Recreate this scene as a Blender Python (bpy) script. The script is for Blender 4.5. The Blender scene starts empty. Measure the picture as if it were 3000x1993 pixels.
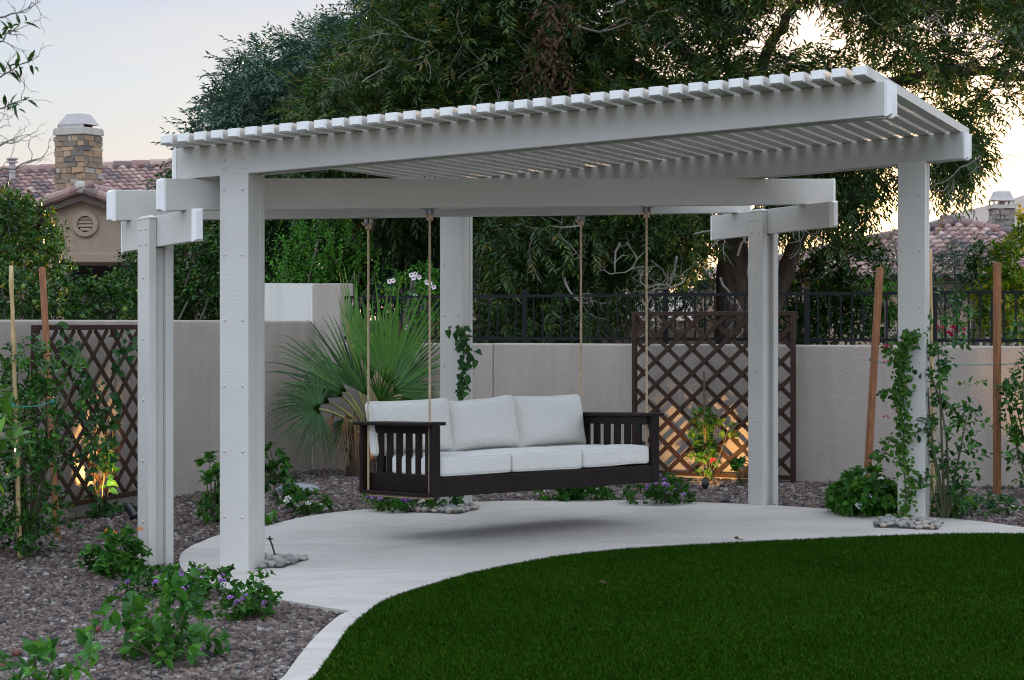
import bpy, math, random
import numpy as np
from mathutils import Vector, Matrix

rng = np.random.default_rng(11)
random.seed(11)
sc = bpy.context.scene
R = math.radians

# ------------------------------------------------------------------ camera
FPX, HOR, CH = 6005.0, 946.5, 1.56          # focal length / horizon row in pixels of the 3000 px photo, eye height
cam_d = bpy.data.cameras.new('camera')
cam = bpy.data.objects.new('camera', cam_d)
sc.collection.objects.link(cam)
cam.location = (0, 0, CH)
cam.rotation_euler = (R(90), 0, 0)
cam_d.sensor_width = 36.0
cam_d.lens = 36.0 * FPX / 3000.0
cam_d.shift_y = -(996.5 - HOR) / 3000.0
cam_d.clip_start = 0.1
cam_d.clip_end = 6000
cam_d.dof.use_dof = True
cam_d.dof.focus_distance = 14.5
cam_d.dof.aperture_fstop = 16.0
sc.camera = cam

# ------------------------------------------------------------------ sky, sun, exposure
SUN_AZ, SUN_EL = 11.0, 3.0                  # degrees clockwise from +Y, degrees above the horizon
NISH = 0.04                                 # share of the clear-sky glow that gets through the veil
world = bpy.data.worlds.new('World')
sc.world = world
world.use_nodes = True
wn, wl = world.node_tree.nodes, world.node_tree.links
wn.clear()
sky = wn.new('ShaderNodeTexSky')
sky.sky_type = 'NISHITA'
sky.sun_disc = False
sky.sun_elevation = R(SUN_EL)
sky.sun_rotation = R(SUN_AZ)
sky.altitude = 300
sky.air_density = 1.0
sky.dust_density = 2.0
sky.ozone_density = 2.0
bg = wn.new('ShaderNodeBackground')
bg.inputs['Strength'].default_value = 0.12
wo = wn.new('ShaderNodeOutputWorld')
# thin high cloud veil: pale near the horizon, bluer above, brighter in the open half of the sky behind the garden
wtc = wn.new('ShaderNodeTexCoord')
wsx = wn.new('ShaderNodeSeparateXYZ')
wl.new(wtc.outputs['Generated'], wsx.inputs[0])
wr = wn.new('ShaderNodeValToRGB')
we = wr.color_ramp.elements
we[0].position, we[0].color = 0.0, (1.45, 1.26, 1.10, 1)
we[1].position, we[1].color = 1.0, (2.2, 2.55, 3.05, 1)
e_ = we.new(0.075)
e_.color = (1.13, 1.12, 1.10, 1)
e_ = we.new(0.115)
e_.color = (0.97, 1.10, 1.24, 1)
e_ = we.new(0.165)
e_.color = (0.58, 0.86, 1.27, 1)
e_ = we.new(0.45)
e_.color = (1.8, 2.12, 2.6, 1)
wl.new(wsx.outputs['Z'], wr.inputs[0])
wmr = wn.new('ShaderNodeMapRange')
wmr.inputs[1].default_value = -1.0
wmr.inputs[2].default_value = 0.6
wmr.inputs[3].default_value = 1.65
wmr.inputs[4].default_value = 1.0
wl.new(wsx.outputs['Y'], wmr.inputs[0])
wmp = wn.new('ShaderNodeMapping')
wmp.inputs['Scale'].default_value = (2.0, 2.0, 9.0)
wl.new(wtc.outputs['Generated'], wmp.inputs[0])
wnz = wn.new('ShaderNodeTexNoise')
wnz.inputs['Scale'].default_value = 1.6
wnz.inputs['Detail'].default_value = 5
wnz.inputs['Roughness'].default_value = .5
wl.new(wmp.outputs[0], wnz.inputs['Vector'])
wcl = wn.new('ShaderNodeMapRange')
wcl.inputs[1].default_value = .42
wcl.inputs[2].default_value = .72
wcl.inputs[3].default_value = 0.0
wcl.inputs[4].default_value = .65
wl.new(wnz.outputs['Fac'], wcl.inputs[0])
wcm = wn.new('ShaderNodeMix')
wcm.data_type = 'RGBA'
wcm.inputs[7].default_value = (1.20, 1.14, 1.10, 1)
wl.new(wcl.outputs[0], wcm.inputs[0])
wl.new(wr.outputs[0], wcm.inputs[6])
wvm = wn.new('ShaderNodeVectorMath')
wvm.operation = 'SCALE'
wl.new(wcm.outputs[2], wvm.inputs[0])
wl.new(wmr.outputs[0], wvm.inputs['Scale'])
wns = wn.new('ShaderNodeVectorMath')
wns.operation = 'SCALE'
wns.inputs['Scale'].default_value = NISH
wl.new(sky.outputs[0], wns.inputs[0])
# aureole round the low sun
wdt = wn.new('ShaderNodeVectorMath')
wdt.operation = 'DOT_PRODUCT'
wdt.inputs[1].default_value = (math.sin(R(SUN_AZ)) * math.cos(R(SUN_EL)), math.cos(R(SUN_AZ)) * math.cos(R(SUN_EL)), math.sin(R(SUN_EL)))
wl.new(wtc.outputs['Generated'], wdt.inputs[0])
wmx = wn.new('ShaderNodeMath')
wmx.operation = 'MAXIMUM'
wmx.inputs[1].default_value = 0.0
wl.new(wdt.outputs['Value'], wmx.inputs[0])
prev_ = None
for ex_, col_ in ((500.0, (5.5, 3.2, 1.2)), (60.0, (1.25, .62, .26))):
    wp = wn.new('ShaderNodeMath')
    wp.operation = 'POWER'
    wp.inputs[1].default_value = ex_
    wl.new(wmx.outputs[0], wp.inputs[0])
    wc_ = wn.new('ShaderNodeVectorMath')
    wc_.operation = 'SCALE'
    wc_.inputs[0].default_value = col_
    wl.new(wp.outputs[0], wc_.inputs['Scale'])
    if prev_ is None:
        prev_ = wc_
    else:
        wa2 = wn.new('ShaderNodeVectorMath')
        wa2.operation = 'ADD'
        wl.new(prev_.outputs[0], wa2.inputs[0])
        wl.new(wc_.outputs[0], wa2.inputs[1])
        prev_ = wa2
wa3 = wn.new('ShaderNodeVectorMath')
wa3.operation = 'ADD'
wl.new(prev_.outputs[0], wa3.inputs[0])
wl.new(wns.outputs[0], wa3.inputs[1])
wad = wn.new('ShaderNodeVectorMath')
wad.operation = 'ADD'
wl.new(wvm.outputs[0], wad.inputs[0])
wl.new(wa3.outputs[0], wad.inputs[1])
wl.new(wad.outputs[0], bg.inputs[0])
wl.new(bg.outputs[0], wo.inputs[0])
sun_d = bpy.data.lights.new('sun', 'SUN')
sun_d.energy = 2.0
sun_d.angle = R(0.5)
sun_d.color = (1.0, 0.62, 0.34)
sun = bpy.data.objects.new('sun', sun_d)
sc.collection.objects.link(sun)
_sd = Vector((math.sin(R(SUN_AZ)) * math.cos(R(SUN_EL)), math.cos(R(SUN_AZ)) * math.cos(R(SUN_EL)), math.sin(R(SUN_EL))))
sun.rotation_euler = _sd.to_track_quat('Z', 'Y').to_euler()
sun.location = (10, 30, 20)
sc.view_settings.view_transform = 'Standard'
sc.view_settings.look = 'None'
sc.view_settings.gamma = 1.0
sc.view_settings.exposure = 2.4
sc.render.engine = 'CYCLES'
sc.cycles.use_denoising = True
sc.cycles.filter_width = 1.1
sc.cycles.max_bounces = 6
sc.cycles.transparent_max_bounces = 4
sc.cycles.sample_clamp_indirect = 8.0

# ------------------------------------------------------------------ geometry helpers
K = 3000.0 / 2360.0                          # I measured plants on a 2360 px copy of the photo


def G(x, y):
    """height of the yard's gently tilted ground"""
    x = np.clip(x, -12, 12)
    y = np.clip(y, 0, 26)
    return 0.0202 * x + 0.0046 * (y - 12.5)


def U(px, py, Y):
    return np.array(((px - 1500) / FPX * Y, Y, CH - (py - HOR) / FPX * Y))


def UD(xd, yd, Y):
    return U(xd * K, yd * K, Y)


def GP(px, py):
    a = (px - 1500) / FPX
    b = -(py - HOR) / FPX
    Y = (CH + 0.0046 * 12.5) / (0.0202 * a + 0.0046 - b)
    return np.array((a * Y, Y, G(a * Y, Y)))


def GD(xd, yd):
    return GP(xd * K, yd * K)


def nrm(v):
    v = np.asarray(v, float)
    return v / (np.linalg.norm(v, axis=-1, keepdims=True) + 1e-12)


class MB:
    def __init__(s):
        s.v, s.f, s.t, s.cur = [], [], [], 0.5

    def add(s, pts, faces):
        o = len(s.v)
        s.v += [tuple(map(float, p)) for p in pts]
        s.t += [s.cur] * len(pts)
        s.f += [tuple(o + i for i in f) for f in faces]

    def hexa(s, p):   # p[0..3] bottom ring, p[4..7] top ring
        s.add(p, [(3, 2, 1, 0), (4, 5, 6, 7), (0, 1, 5, 4), (1, 2, 6, 5), (2, 3, 7, 6), (3, 0, 4, 7)])

    def box(s, c, sz, rot=None):
        c = np.array(c, float)
        h = np.array(sz, float) / 2
        P = []
        for z in (-1, 1):
            for x, y in ((-1, -1), (1, -1), (1, 1), (-1, 1)):
                q = np.array((x, y, z)) * h
                if rot is not None:
                    q = rot @ q
                P.append(c + q)
        s.hexa(P)

    def bar(s, a, b, w, h, up=(0, 0, 1)):
        """square bar from a to b"""
        a, b = np.array(a, float), np.array(b, float)
        d = nrm(b - a)
        sd = nrm(np.cross(d, up))
        u = np.cross(sd, d)
        P = []
        for q in (a, b):
            for i, j in ((-1, -1), (1, -1), (1, 1), (-1, 1)):
                P.append(q + sd * i * w / 2 + u * j * h / 2)
        s.add(P, [(3, 2, 1, 0), (4, 5, 6, 7), (0, 1, 5, 4), (1, 2, 6, 5), (2, 3, 7, 6), (3, 0, 4, 7)])

    def tube(s, pts, rad, n=8, cap=True):
        pts = np.array(pts, float)
        m = len(pts)
        rad = np.broadcast_to(np.array(rad, float), (m,))
        d = nrm(np.gradient(pts, axis=0))
        ref = np.array((0, 0, 1.0)) if abs(d[0][2]) < .9 else np.array((1.0, 0, 0))
        P = []
        a = np.arange(n) * 2 * np.pi / n
        sd = nrm(np.cross(d[0], ref))
        for i in range(m):
            sd = nrm(sd - d[i] * np.dot(sd, d[i]))
            u = np.cross(d[i], sd)
            for t in a:
                P.append(pts[i] + rad[i] * (math.cos(t) * sd + math.sin(t) * u))
        F = []
        for i in range(m - 1):
            for j in range(n):
                k = (j + 1) % n
                F.append((i * n + j, i * n + k, (i + 1) * n + k, (i + 1) * n + j))
        if cap:
            F.append(tuple(range(n))[::-1])
            F.append(tuple((m - 1) * n + j for j in range(n)))
        s.add(P, F)

    def lathe(s, c, prof, n=12, axis=(0, 0, 1)):
        ax = nrm(axis)
        ref = np.array((1.0, 0, 0)) if abs(ax[0]) < .9 else np.array((0, 1.0, 0))
        sd = nrm(np.cross(ax, ref))
        u = np.cross(ax, sd)
        P, F = [], []
        for r, h in prof:
            for j in range(n):
                t = j * 2 * np.pi / n
                P.append(np.array(c) + ax * h + r * (math.cos(t) * sd + math.sin(t) * u))
        for i in range(len(prof) - 1):
            for j in range(n):
                k = (j + 1) % n
                F.append((i * n + j, i * n + k, (i + 1) * n + k, (i + 1) * n + j))
        F.append(tuple(range(n))[::-1])
        F.append(tuple((len(prof) - 1) * n + j for j in range(n)))
        s.add(P, F)

    def poly(s, pts):
        s.add(pts, [tuple(range(len(pts)))])

    def build(s, name, mat, parent=None, smooth=False, bevel=0, origin=None):
        me = bpy.data.meshes.new(name)
        V = np.array(s.v)
        if parent is not None:
            V = V - np.array(root_loc(parent))
        elif origin is not None:
            V = V - np.array(origin)
        me.from_pydata([tuple(x) for x in V], [], s.f)
        a = me.attributes.new('tint', 'FLOAT', 'POINT')
        a.data.foreach_set('value', np.array(s.t, dtype=np.float32))
        me.update()
        return link(name, me, mat, parent, smooth, bevel, origin)


def root_loc(o):
    while o.parent is not None:
        o = o.parent
    return o.location


def link(name, me, mat, parent=None, smooth=False, bevel=0, origin=None):
    if smooth:
        me.polygons.foreach_set('use_smooth', [True] * len(me.polygons))
    me.materials.append(mat)
    o = bpy.data.objects.new(name, me)
    sc.collection.objects.link(o)
    if parent is not None:
        o.parent = parent
    elif origin is not None:
        o.location = origin
    if bevel:
        m = o.modifiers.new('edge', 'BEVEL')
        m.width = bevel
        m.segments = 2
        m.limit_method = 'ANGLE'
    return o


def npmesh(name, V, T, mat, parent=None, tint=None, smooth=False, origin=None):
    """fast mesh from arrays: V (n,3), T (m,3) or (m,4)"""
    V = np.asarray(V, dtype=np.float64)
    if parent is not None:
        V = V - np.array(root_loc(parent))
    elif origin is not None:
        V = V - np.array(origin)
    me = bpy.data.meshes.new(name)
    k = T.shape[1]
    me.vertices.add(len(V))
    me.vertices.foreach_set('co', V.astype(np.float32).ravel())
    me.loops.add(T.size)
    me.loops.foreach_set('vertex_index', T.astype(np.int32).ravel())
    me.polygons.add(len(T))
    me.polygons.foreach_set('loop_start', np.arange(0, T.size, k, dtype=np.int32))
    me.polygons.foreach_set('loop_total', np.full(len(T), k, dtype=np.int32))
    a = me.attributes.new('tint', 'FLOAT', 'POINT')
    a.data.foreach_set('value', (np.full(len(V), .5) if tint is None else tint).astype(np.float32))
    me.update(calc_edges=True)
    return link(name, me, mat, parent, smooth, 0, origin)


def thing(name, loc, label, cat, group=None):
    o = bpy.data.objects.new(name, None)
    sc.collection.objects.link(o)
    o.location = tuple(map(float, loc))
    o.empty_display_size = .2
    return tag(o, label, cat, group)


def tag(o, label, cat, group=None):
    o['label'] = label
    o['category'] = cat
    if group:
        o['group'] = group
    return o


def struct(o, kind='structure'):
    o['kind'] = kind
    return o


# ------------------------------------------------------------------ materials
def newmat(name):
    m = bpy.data.materials.new(name)
    m.use_nodes = True
    nt = m.node_tree
    return m, nt.nodes, nt.links, nt.nodes['Principled BSDF']


def ramp(n, stops, interp='LINEAR'):
    r = n.new('ShaderNodeValToRGB')
    r.color_ramp.interpolation = interp
    e = r.color_ramp.elements
    while len(e) > len(stops):
        e.remove(e[-1])
    while len(e) < len(stops):
        e.new(0.5)
    for i, (p, c) in enumerate(stops):
        e[i].position = p
        e[i].color = (*c, 1)
    return r


def mat_simple(name, col, rough=.5, var=.1, scale=6, bump=0, bscale=80, stretch=(1, 1, 1), metal=0, spec=.5, detail=4):
    """one colour with soft large-scale variation and a fine bump"""
    m, n, l, b = newmat(name)
    tc = n.new('ShaderNodeTexCoord')
    mp = n.new('ShaderNodeMapping')
    mp.inputs['Scale'].default_value = stretch
    l.new(tc.outputs['Object'], mp.inputs[0])
    nz = n.new('ShaderNodeTexNoise')
    nz.inputs['Scale'].default_value = scale
    nz.inputs['Detail'].default_value = detail
    l.new(mp.outputs[0], nz.inputs['Vector'])
    c1 = tuple(c * (1 - var) for c in col)
    c2 = tuple(min(1, c * (1 + var)) for c in col)
    rp = ramp(n, [(.3, c1), (.7, c2)])
    l.new(nz.outputs['Fac'], rp.inputs[0])
    l.new(rp.outputs[0], b.inputs['Base Color'])
    b.inputs['Roughness'].default_value = rough
    b.inputs['Metallic'].default_value = metal
    b.inputs['Specular IOR Level'].default_value = spec
    if bump:
        n2 = n.new('ShaderNodeTexNoise')
        n2.inputs['Scale'].default_value = bscale
        n2.inputs['Detail'].default_value = 5
        l.new(mp.outputs[0], n2.inputs['Vector'])
        bp = n.new('ShaderNodeBump')
        bp.inputs['Strength'].default_value = bump
        bp.inputs['Distance'].default_value = .01
        l.new(n2.outputs['Fac'], bp.inputs['Height'])
        l.new(bp.outputs[0], b.inputs['Normal'])
    return m


def mat_tint(name, stops, rough=.6, bump=0, bscale=60, spec=.4, interp='LINEAR', mixnoise=0, nscale=20):
    """colour picked by the per-piece 'tint' attribute"""
    m, n, l, b = newmat(name)
    at = n.new('ShaderNodeAttribute')
    at.attribute_name = 'tint'
    rp = ramp(n, stops, interp)
    if mixnoise:
        nz = n.new('ShaderNodeTexNoise')
        nz.inputs['Scale'].default_value = nscale
        nz.inputs['Detail'].default_value = 4
        tc = n.new('ShaderNodeTexCoord')
        l.new(tc.outputs['Object'], nz.inputs['Vector'])
        ma = n.new('ShaderNodeMath')
        ma.operation = 'MULTIPLY_ADD'
        ma.inputs[1].default_value = mixnoise
        l.new(nz.outputs['Fac'], ma.inputs[0])
        sb = n.new('ShaderNodeMath')
        sb.operation = 'ADD'
        sb.inputs[1].default_value = -mixnoise / 2
        l.new(at.outputs['Fac'], sb.inputs[0])
        l.new(sb.outputs[0], ma.inputs[2])
        l.new(ma.outputs[0], rp.inputs[0])
    else:
        l.new(at.outputs['Fac'], rp.inputs[0])
    l.new(rp.outputs[0], b.inputs['Base Color'])
    b.inputs['Roughness'].default_value = rough
    b.inputs['Specular IOR Level'].default_value = spec
    if bump:
        tc = n.new('ShaderNodeTexCoord')
        n2 = n.new('ShaderNodeTexNoise')
        n2.inputs['Scale'].default_value = bscale
        n2.inputs['Detail'].default_value = 5
        l.new(tc.outputs['Object'], n2.inputs['Vector'])
        bp = n.new('ShaderNodeBump')
        bp.inputs['Strength'].default_value = bump
        bp.inputs['Distance'].default_value = .02
        l.new(n2.outputs['Fac'], bp.inputs['Height'])
        l.new(bp.outputs[0], b.inputs['Normal'])
    return m


def mat_leaf(name, stops, rough=.42, transl=.28, spec=.5):
    m, n, l, b = newmat(name)
    at = n.new('ShaderNodeAttribute')
    at.attribute_name = 'tint'
    rp = ramp(n, stops)
    l.new(at.outputs['Fac'], rp.inputs[0])
    l.new(rp.outputs[0], b.inputs['Base Color'])
    b.inputs['Roughness'].default_value = rough
    b.inputs['Specular IOR Level'].default_value = spec
    tr = n.new('ShaderNodeBsdfTranslucent')
    hs = n.new('ShaderNodeHueSaturation')
    hs.inputs['Value'].default_value = 1.5
    hs.inputs['Hue'].default_value = .48
    l.new(rp.outputs[0], hs.inputs['Color'])
    l.new(hs.outputs[0], tr.inputs[0])
    mx = n.new('ShaderNodeMixShader')
    mx.inputs[0].default_value = transl
    l.new(b.outputs[0], mx.inputs[1])
    l.new(tr.outputs[0], mx.inputs[2])
    l.new(mx.outputs[0], n['Material Output'].inputs[0])
    return m


M = {}


def mat_painted_grain(name, col):
    """off-white coated aluminium with an embossed wood grain running along the piece"""
    m, n, l, b = newmat(name)
    tc = n.new('ShaderNodeTexCoord')
    mp = n.new('ShaderNodeMapping')
    mp.inputs['Scale'].default_value = (1.4, 1.4, 16)
    l.new(tc.outputs['Object'], mp.inputs[0])
    n2 = n.new('ShaderNodeTexNoise')
    n2.inputs['Scale'].default_value = 5
    n2.inputs['Detail'].default_value = 6
    n2.inputs['Distortion'].default_value = .6
    l.new(mp.outputs[0], n2.inputs['Vector'])
    nz = n.new('ShaderNodeTexNoise')
    nz.inputs['Scale'].default_value = 3.0
    nz.inputs['Detail'].default_value = 6
    l.new(tc.outputs['Object'], nz.inputs['Vector'])
    rp = ramp(n, [(.25, tuple(c * .94 for c in col)), (.75, tuple(c * 1.04 for c in col))])
    l.new(nz.outputs['Fac'], rp.inputs[0])
    l.new(rp.outputs[0], b.inputs['Base Color'])
    b.inputs['Roughness'].default_value = .38
    rr = n.new('ShaderNodeMapRange')
    rr.inputs[3].default_value = .3
    rr.inputs[4].default_value = .5
    l.new(nz.outputs['Fac'], rr.inputs[0])
    l.new(rr.outputs[0], b.inputs['Roughness'])
    bp = n.new('ShaderNodeBump')
    bp.inputs['Strength'].default_value = .28
    bp.inputs['Distance'].default_value = .004
    l.new(n2.outputs['Fac'], bp.inputs['Height'])
    l.new(bp.outputs[0], b.inputs['Normal'])
    return m


M['paint'] = mat_painted_grain('painted_aluminium', (.55, .53, .49))
M['cap'] = mat_simple('painted_cap', (.80, .79, .77), .4, .02, 8)
M['bracket'] = mat_simple('grey_steel', (.26, .27, .28), .45, .1, 20, metal=.6)
M['poly'] = mat_simple('dark_brown_lumber', (.013, .0075, .006), .55, .15, 12, bump=.25, bscale=160, spec=.22)
M['rope'] = mat_simple('tan_rope', (.56, .42, .27), .85, .2, 60, bump=.3, bscale=400)
M['trellis'] = mat_simple('brown_metal', (.034, .016, .010), .5, .15, 10, bump=.08, bscale=120, spec=.25)
M['iron'] = mat_simple('black_iron', (.005, .0055, .0065), .5, .1, 20, spec=.25)
M['stake'] = mat_simple('stained_wood', (.24, .095, .035), .7, .35, 9, bump=.3, bscale=60, stretch=(6, 6, .6))
M['stake_grey'] = mat_simple('weathered_wood', (.10, .065, .035), .75, .3, 9, bump=.3, bscale=60, stretch=(6, 6, .6))
M['bamboo'] = mat_simple('bamboo', (.46, .33, .15), .5, .2, 14, stretch=(4, 4, 1))
M['plastic'] = mat_simple('black_plastic', (.012, .012, .013), .4, .1)
M['tie'] = mat_simple('green_tie_tape', (.005, .19, .15), .5, .1)
M['bark'] = mat_simple('bark', (.085, .06, .042), .9, .5, 7, bump=1.0, bscale=24, stretch=(3, 3, .7))
M['twig'] = mat_simple('twig_bark', (.17, .145, .12), .85, .3, 8)
M['stem'] = mat_simple('green_stem', (.07, .07, .03), .7, .3, 8)
M['bulb'] = None


def mat_stucco(name, col, var=.10, bump=.34):
    m, n, l, b = newmat(name)
    tc = n.new('ShaderNodeTexCoord')
    big = n.new('ShaderNodeTexNoise')
    big.inputs['Scale'].default_value = .9
    big.inputs['Detail'].default_value = 8
    big.inputs['Roughness'].default_value = .65
    l.new(tc.outputs['Object'], big.inputs['Vector'])
    rp = ramp(n, [(.3, tuple(c * (1 - var) for c in col)), (.7, tuple(c * (1 + var) for c in col))])
    l.new(big.outputs['Fac'], rp.inputs[0])
    smp = n.new('ShaderNodeMapping')
    smp.inputs['Scale'].default_value = (5, 5, .45)
    l.new(tc.outputs['Object'], smp.inputs[0])
    sn = n.new('ShaderNodeTexNoise')
    sn.inputs['Scale'].default_value = 1.2
    sn.inputs['Detail'].default_value = 6
    l.new(smp.outputs[0], sn.inputs['Vector'])
    sr = ramp(n, [(.32, (.86, .85, .84)), (.55, (1, 1, 1))])
    l.new(sn.outputs['Fac'], sr.inputs[0])
    smx = n.new('ShaderNodeMix')
    smx.data_type = 'RGBA'
    smx.blend_type = 'MULTIPLY'
    smx.inputs[0].default_value = .7
    l.new(rp.outputs[0], smx.inputs[6])
    l.new(sr.outputs[0], smx.inputs[7])
    l.new(smx.outputs[2], b.inputs['Base Color'])
    b.inputs['Roughness'].default_value = .92
    b.inputs['Specular IOR Level'].default_value = .15
    f = n.new('ShaderNodeTexNoise')
    f.inputs['Scale'].default_value = 34
    f.inputs['Detail'].default_value = 6
    f.inputs['Roughness'].default_value = .6
    l.new(tc.outputs['Object'], f.inputs['Vector'])
    bp = n.new('ShaderNodeBump')
    bp.inputs['Strength'].default_value = bump
    bp.inputs['Distance'].default_value = .02
    l.new(f.outputs['Fac'], bp.inputs['Height'])
    l.new(bp.outputs[0], b.inputs['Normal'])
    return m


M['stucco'] = mat_stucco('beige_stucco', (.375, .322, .278))
M['stucco_sky_lit'] = mat_stucco('sky_lit_stucco', (.68, .66, .60), .04, .35)  # stucco lightened so the colour carries sky light on one face
M['stucco_house'] = mat_stucco('tan_house_stucco', (.36, .265, .195), .1, .8)
M['stucco_cream'] = mat_stucco('cream_house_stucco', (.46, .36, .26), .06, .4)
M['block'] = mat_stucco('tan_block_wall', (.27, .2, .14), .2, .5)


def mat_travertine():
    m, n, l, b = newmat('travertine')
    tc = n.new('ShaderNodeTexCoord')
    mp = n.new('ShaderNodeMapping')
    mp.inputs['Rotation'].default_value = (0, 0, R(19.63))
    l.new(tc.outputs['Object'], mp.inputs[0])
    br = n.new('ShaderNodeTexBrick')
    br.offset = .5
    br.inputs['Scale'].default_value = 1.0
    br.inputs['Mortar Size'].default_value = .004
    br.inputs['Mortar Smooth'].default_value = .3
    br.inputs['Brick Width'].default_value = .61
    br.inputs['Row Height'].default_value = .41
    br.inputs['Color1'].default_value = (.42, .38, .345, 1)
    br.inputs['Color2'].default_value = (.475, .435, .40, 1)
    br.inputs['Mortar'].default_value = (.45, .40, .35, 1)
    l.new(mp.outputs[0], br.inputs['Vector'])
    m2 = n.new('ShaderNodeMapping')
    m2.inputs['Rotation'].default_value = (0, 0, R(19.63))
    m2.inputs['Scale'].default_value = (1.5, 4.5, 1)
    l.new(tc.outputs['Object'], m2.inputs[0])
    nz = n.new('ShaderNodeTexNoise')
    nz.inputs['Scale'].default_value = 1.4
    nz.inputs['Detail'].default_value = 8
    nz.inputs['Roughness'].default_value = .65
    nz.inputs['Distortion'].default_value = .5
    l.new(m2.outputs[0], nz.inputs['Vector'])
    rp = ramp(n, [(.28, (.72, .70, .685)), (.5, (1, 1, 1)), (.75, (1.1, 1.08, 1.05))])
    l.new(nz.outputs['Fac'], rp.inputs[0])
    mx = n.new('ShaderNodeMix')
    mx.data_type = 'RGBA'
    mx.blend_type = 'MULTIPLY'
    mx.inputs[0].default_value = .6
    l.new(br.outputs['Color'], mx.inputs[6])
    l.new(rp.outputs[0], mx.inputs[7])
    # small dark pits
    pv = n.new('ShaderNodeTexNoise')
    pv.inputs['Scale'].default_value = 26
    pv.inputs['Detail'].default_value = 3
    m3 = n.new('ShaderNodeMapping')
    m3.inputs['Rotation'].default_value = (0, 0, R(19.63))
    m3.inputs['Scale'].default_value = (.5, 2.2, 1)
    l.new(tc.outputs['Object'], m3.inputs[0])
    l.new(m3.outputs[0], pv.inputs['Vector'])
    rp2 = ramp(n, [(.66, (1, 1, 1)), (.74, (.62, .56, .5))])
    l.new(pv.outputs['Fac'], rp2.inputs[0])
    mx2 = n.new('ShaderNodeMix')
    mx2.data_type = 'RGBA'
    mx2.blend_type = 'MULTIPLY'
    mx2.inputs[0].default_value = .7
    l.new(mx.outputs[2], mx2.inputs[6])
    l.new(rp2.outputs[0], mx2.inputs[7])
    l.new(mx2.outputs[2], b.inputs['Base Color'])
    b.inputs['Roughness'].default_value = .62
    b.inputs['Specular IOR Level'].default_value = .35
    bp = n.new('ShaderNodeBump')
    bp.inputs['Strength'].default_value = .25
    bp.inputs['Distance'].default_value = .006
    l.new(pv.outputs['Fac'], bp.inputs['Height'])
    l.new(bp.outputs[0], b.inputs['Normal'])
    return m


M['travertine'] = mat_travertine()


def mat_fabric():
    m, n, l, b = newmat('cushion_fabric')
    tc = n.new('ShaderNodeTexCoord')
    nz = n.new('ShaderNodeTexNoise')
    nz.inputs['Scale'].default_value = 260
    nz.inputs['Detail'].default_value = 2
    l.new(tc.outputs['Object'], nz.inputs['Vector'])
    rp = ramp(n, [(.3, (.63, .605, .56)), (.7, (.80, .775, .725))])
    l.new(nz.outputs['Fac'], rp.inputs[0])
    l.new(rp.outputs[0], b.inputs['Base Color'])
    b.inputs['Roughness'].default_value = .95
    b.inputs['Specular IOR Level'].default_value = .1
    b.inputs['Sheen Weight'].default_value = .15
    w = n.new('ShaderNodeTexNoise')
    w.inputs['Scale'].default_value = 9
    w.inputs['Detail'].default_value = 3
    w.inputs['Distortion'].default_value = 1.0
    l.new(tc.outputs['Object'], w.inputs['Vector'])
    bp = n.new('ShaderNodeBump')
    bp.inputs['Strength'].default_value = .35
    bp.inputs['Distance'].default_value = .03
    l.new(w.outputs['Fac'], bp.inputs['Height'])
    b2 = n.new('ShaderNodeBump')
    b2.inputs['Strength'].default_value = .25
    b2.inputs['Distance'].default_value = .003
    l.new(nz.outputs['Fac'], b2.inputs['Height'])
    l.new(bp.outputs[0], b2.inputs['Normal'])
    l.new(b2.outputs[0], b.inputs['Normal'])
    return m


M['fabric'] = mat_fabric()
M['gravel'] = mat_tint('gravel_stone', [(0, (.022, .021, .025)), (.25, (.072, .052, .047)), (.45, (.125, .084, .064)), (.65, (.105, .082, .078)),
                                        (.82, (.18, .132, .102)), (.94, (.20, .18, .17)), (1, (.31, .29, .27))], .8, .4, 90, .3)
M['earth'] = mat_simple('gravel_bed', (.07, .055, .048), .95, .4, 40, bump=.6, bscale=70)
M['pebble'] = mat_tint('river_pebble', [(0, (.13, .14, .14)), (.3, (.24, .24, .22)), (.55, (.33, .29, .24)), (.75, (.2, .22, .23)), (.9, (.36, .25, .19)), (1, (.42, .4, .36))], .6, .12, 90, .4, mixnoise=.5, nscale=30)
M['turf_base'] = mat_simple('turf_backing', (.007, .026, .001), .95, .3, 30, spec=.0)
M['turf'] = mat_tint('turf_blade', [(0, (.007, .028, .0008)), (.45, (.018, .060, .0016)), (.8, (.032, .090, .003)), (.95, (.05, .085, .008)), (1, (.09, .09, .02))], .8, spec=.05)
M['tile'] = mat_tint('clay_roof_tile', [(0, (.10, .088, .095)), (.25, (.19, .135, .13)), (.5, (.27, .165, .148)), (.75, (.33, .21, .185)), (1, (.42, .31, .265))], .8, .3, 40, .25, mixnoise=.35, nscale=6)
M['stone'] = mat_tint('chimney_stone', [(0, (.13, .12, .11)), (.3, (.22, .18, .145)), (.55, (.33, .22, .14)), (.8, (.44, .30, .18)), (1, (.38, .33, .28))], .9, .8, 14, .2, mixnoise=.4, nscale=9)
M['mortar'] = mat_simple('mortar', (.26, .235, .21), .95, .2, 20, bump=.4)
M['cement'] = mat_simple('cement', (.46, .42, .37), .9, .12, 6, bump=.3, bscale=30)
M['metal_hood'] = mat_simple('painted_hood', (.40, .36, .35), .5, .06, 4)
M['fascia'] = mat_simple('brown_fascia', (.10, .065, .05), .7, .1, 6)
M['dark'] = mat_simple('opening_shade', (.012, .009, .008), .9, .1)  # near-black colour stands in for the shade inside hollows
M['glass'] = mat_simple('window_glass', (.02, .024, .026), .1, .05)
M['hill'] = mat_simple('desert_hillside', (.30, .24, .2), .95, .25, .02)

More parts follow.
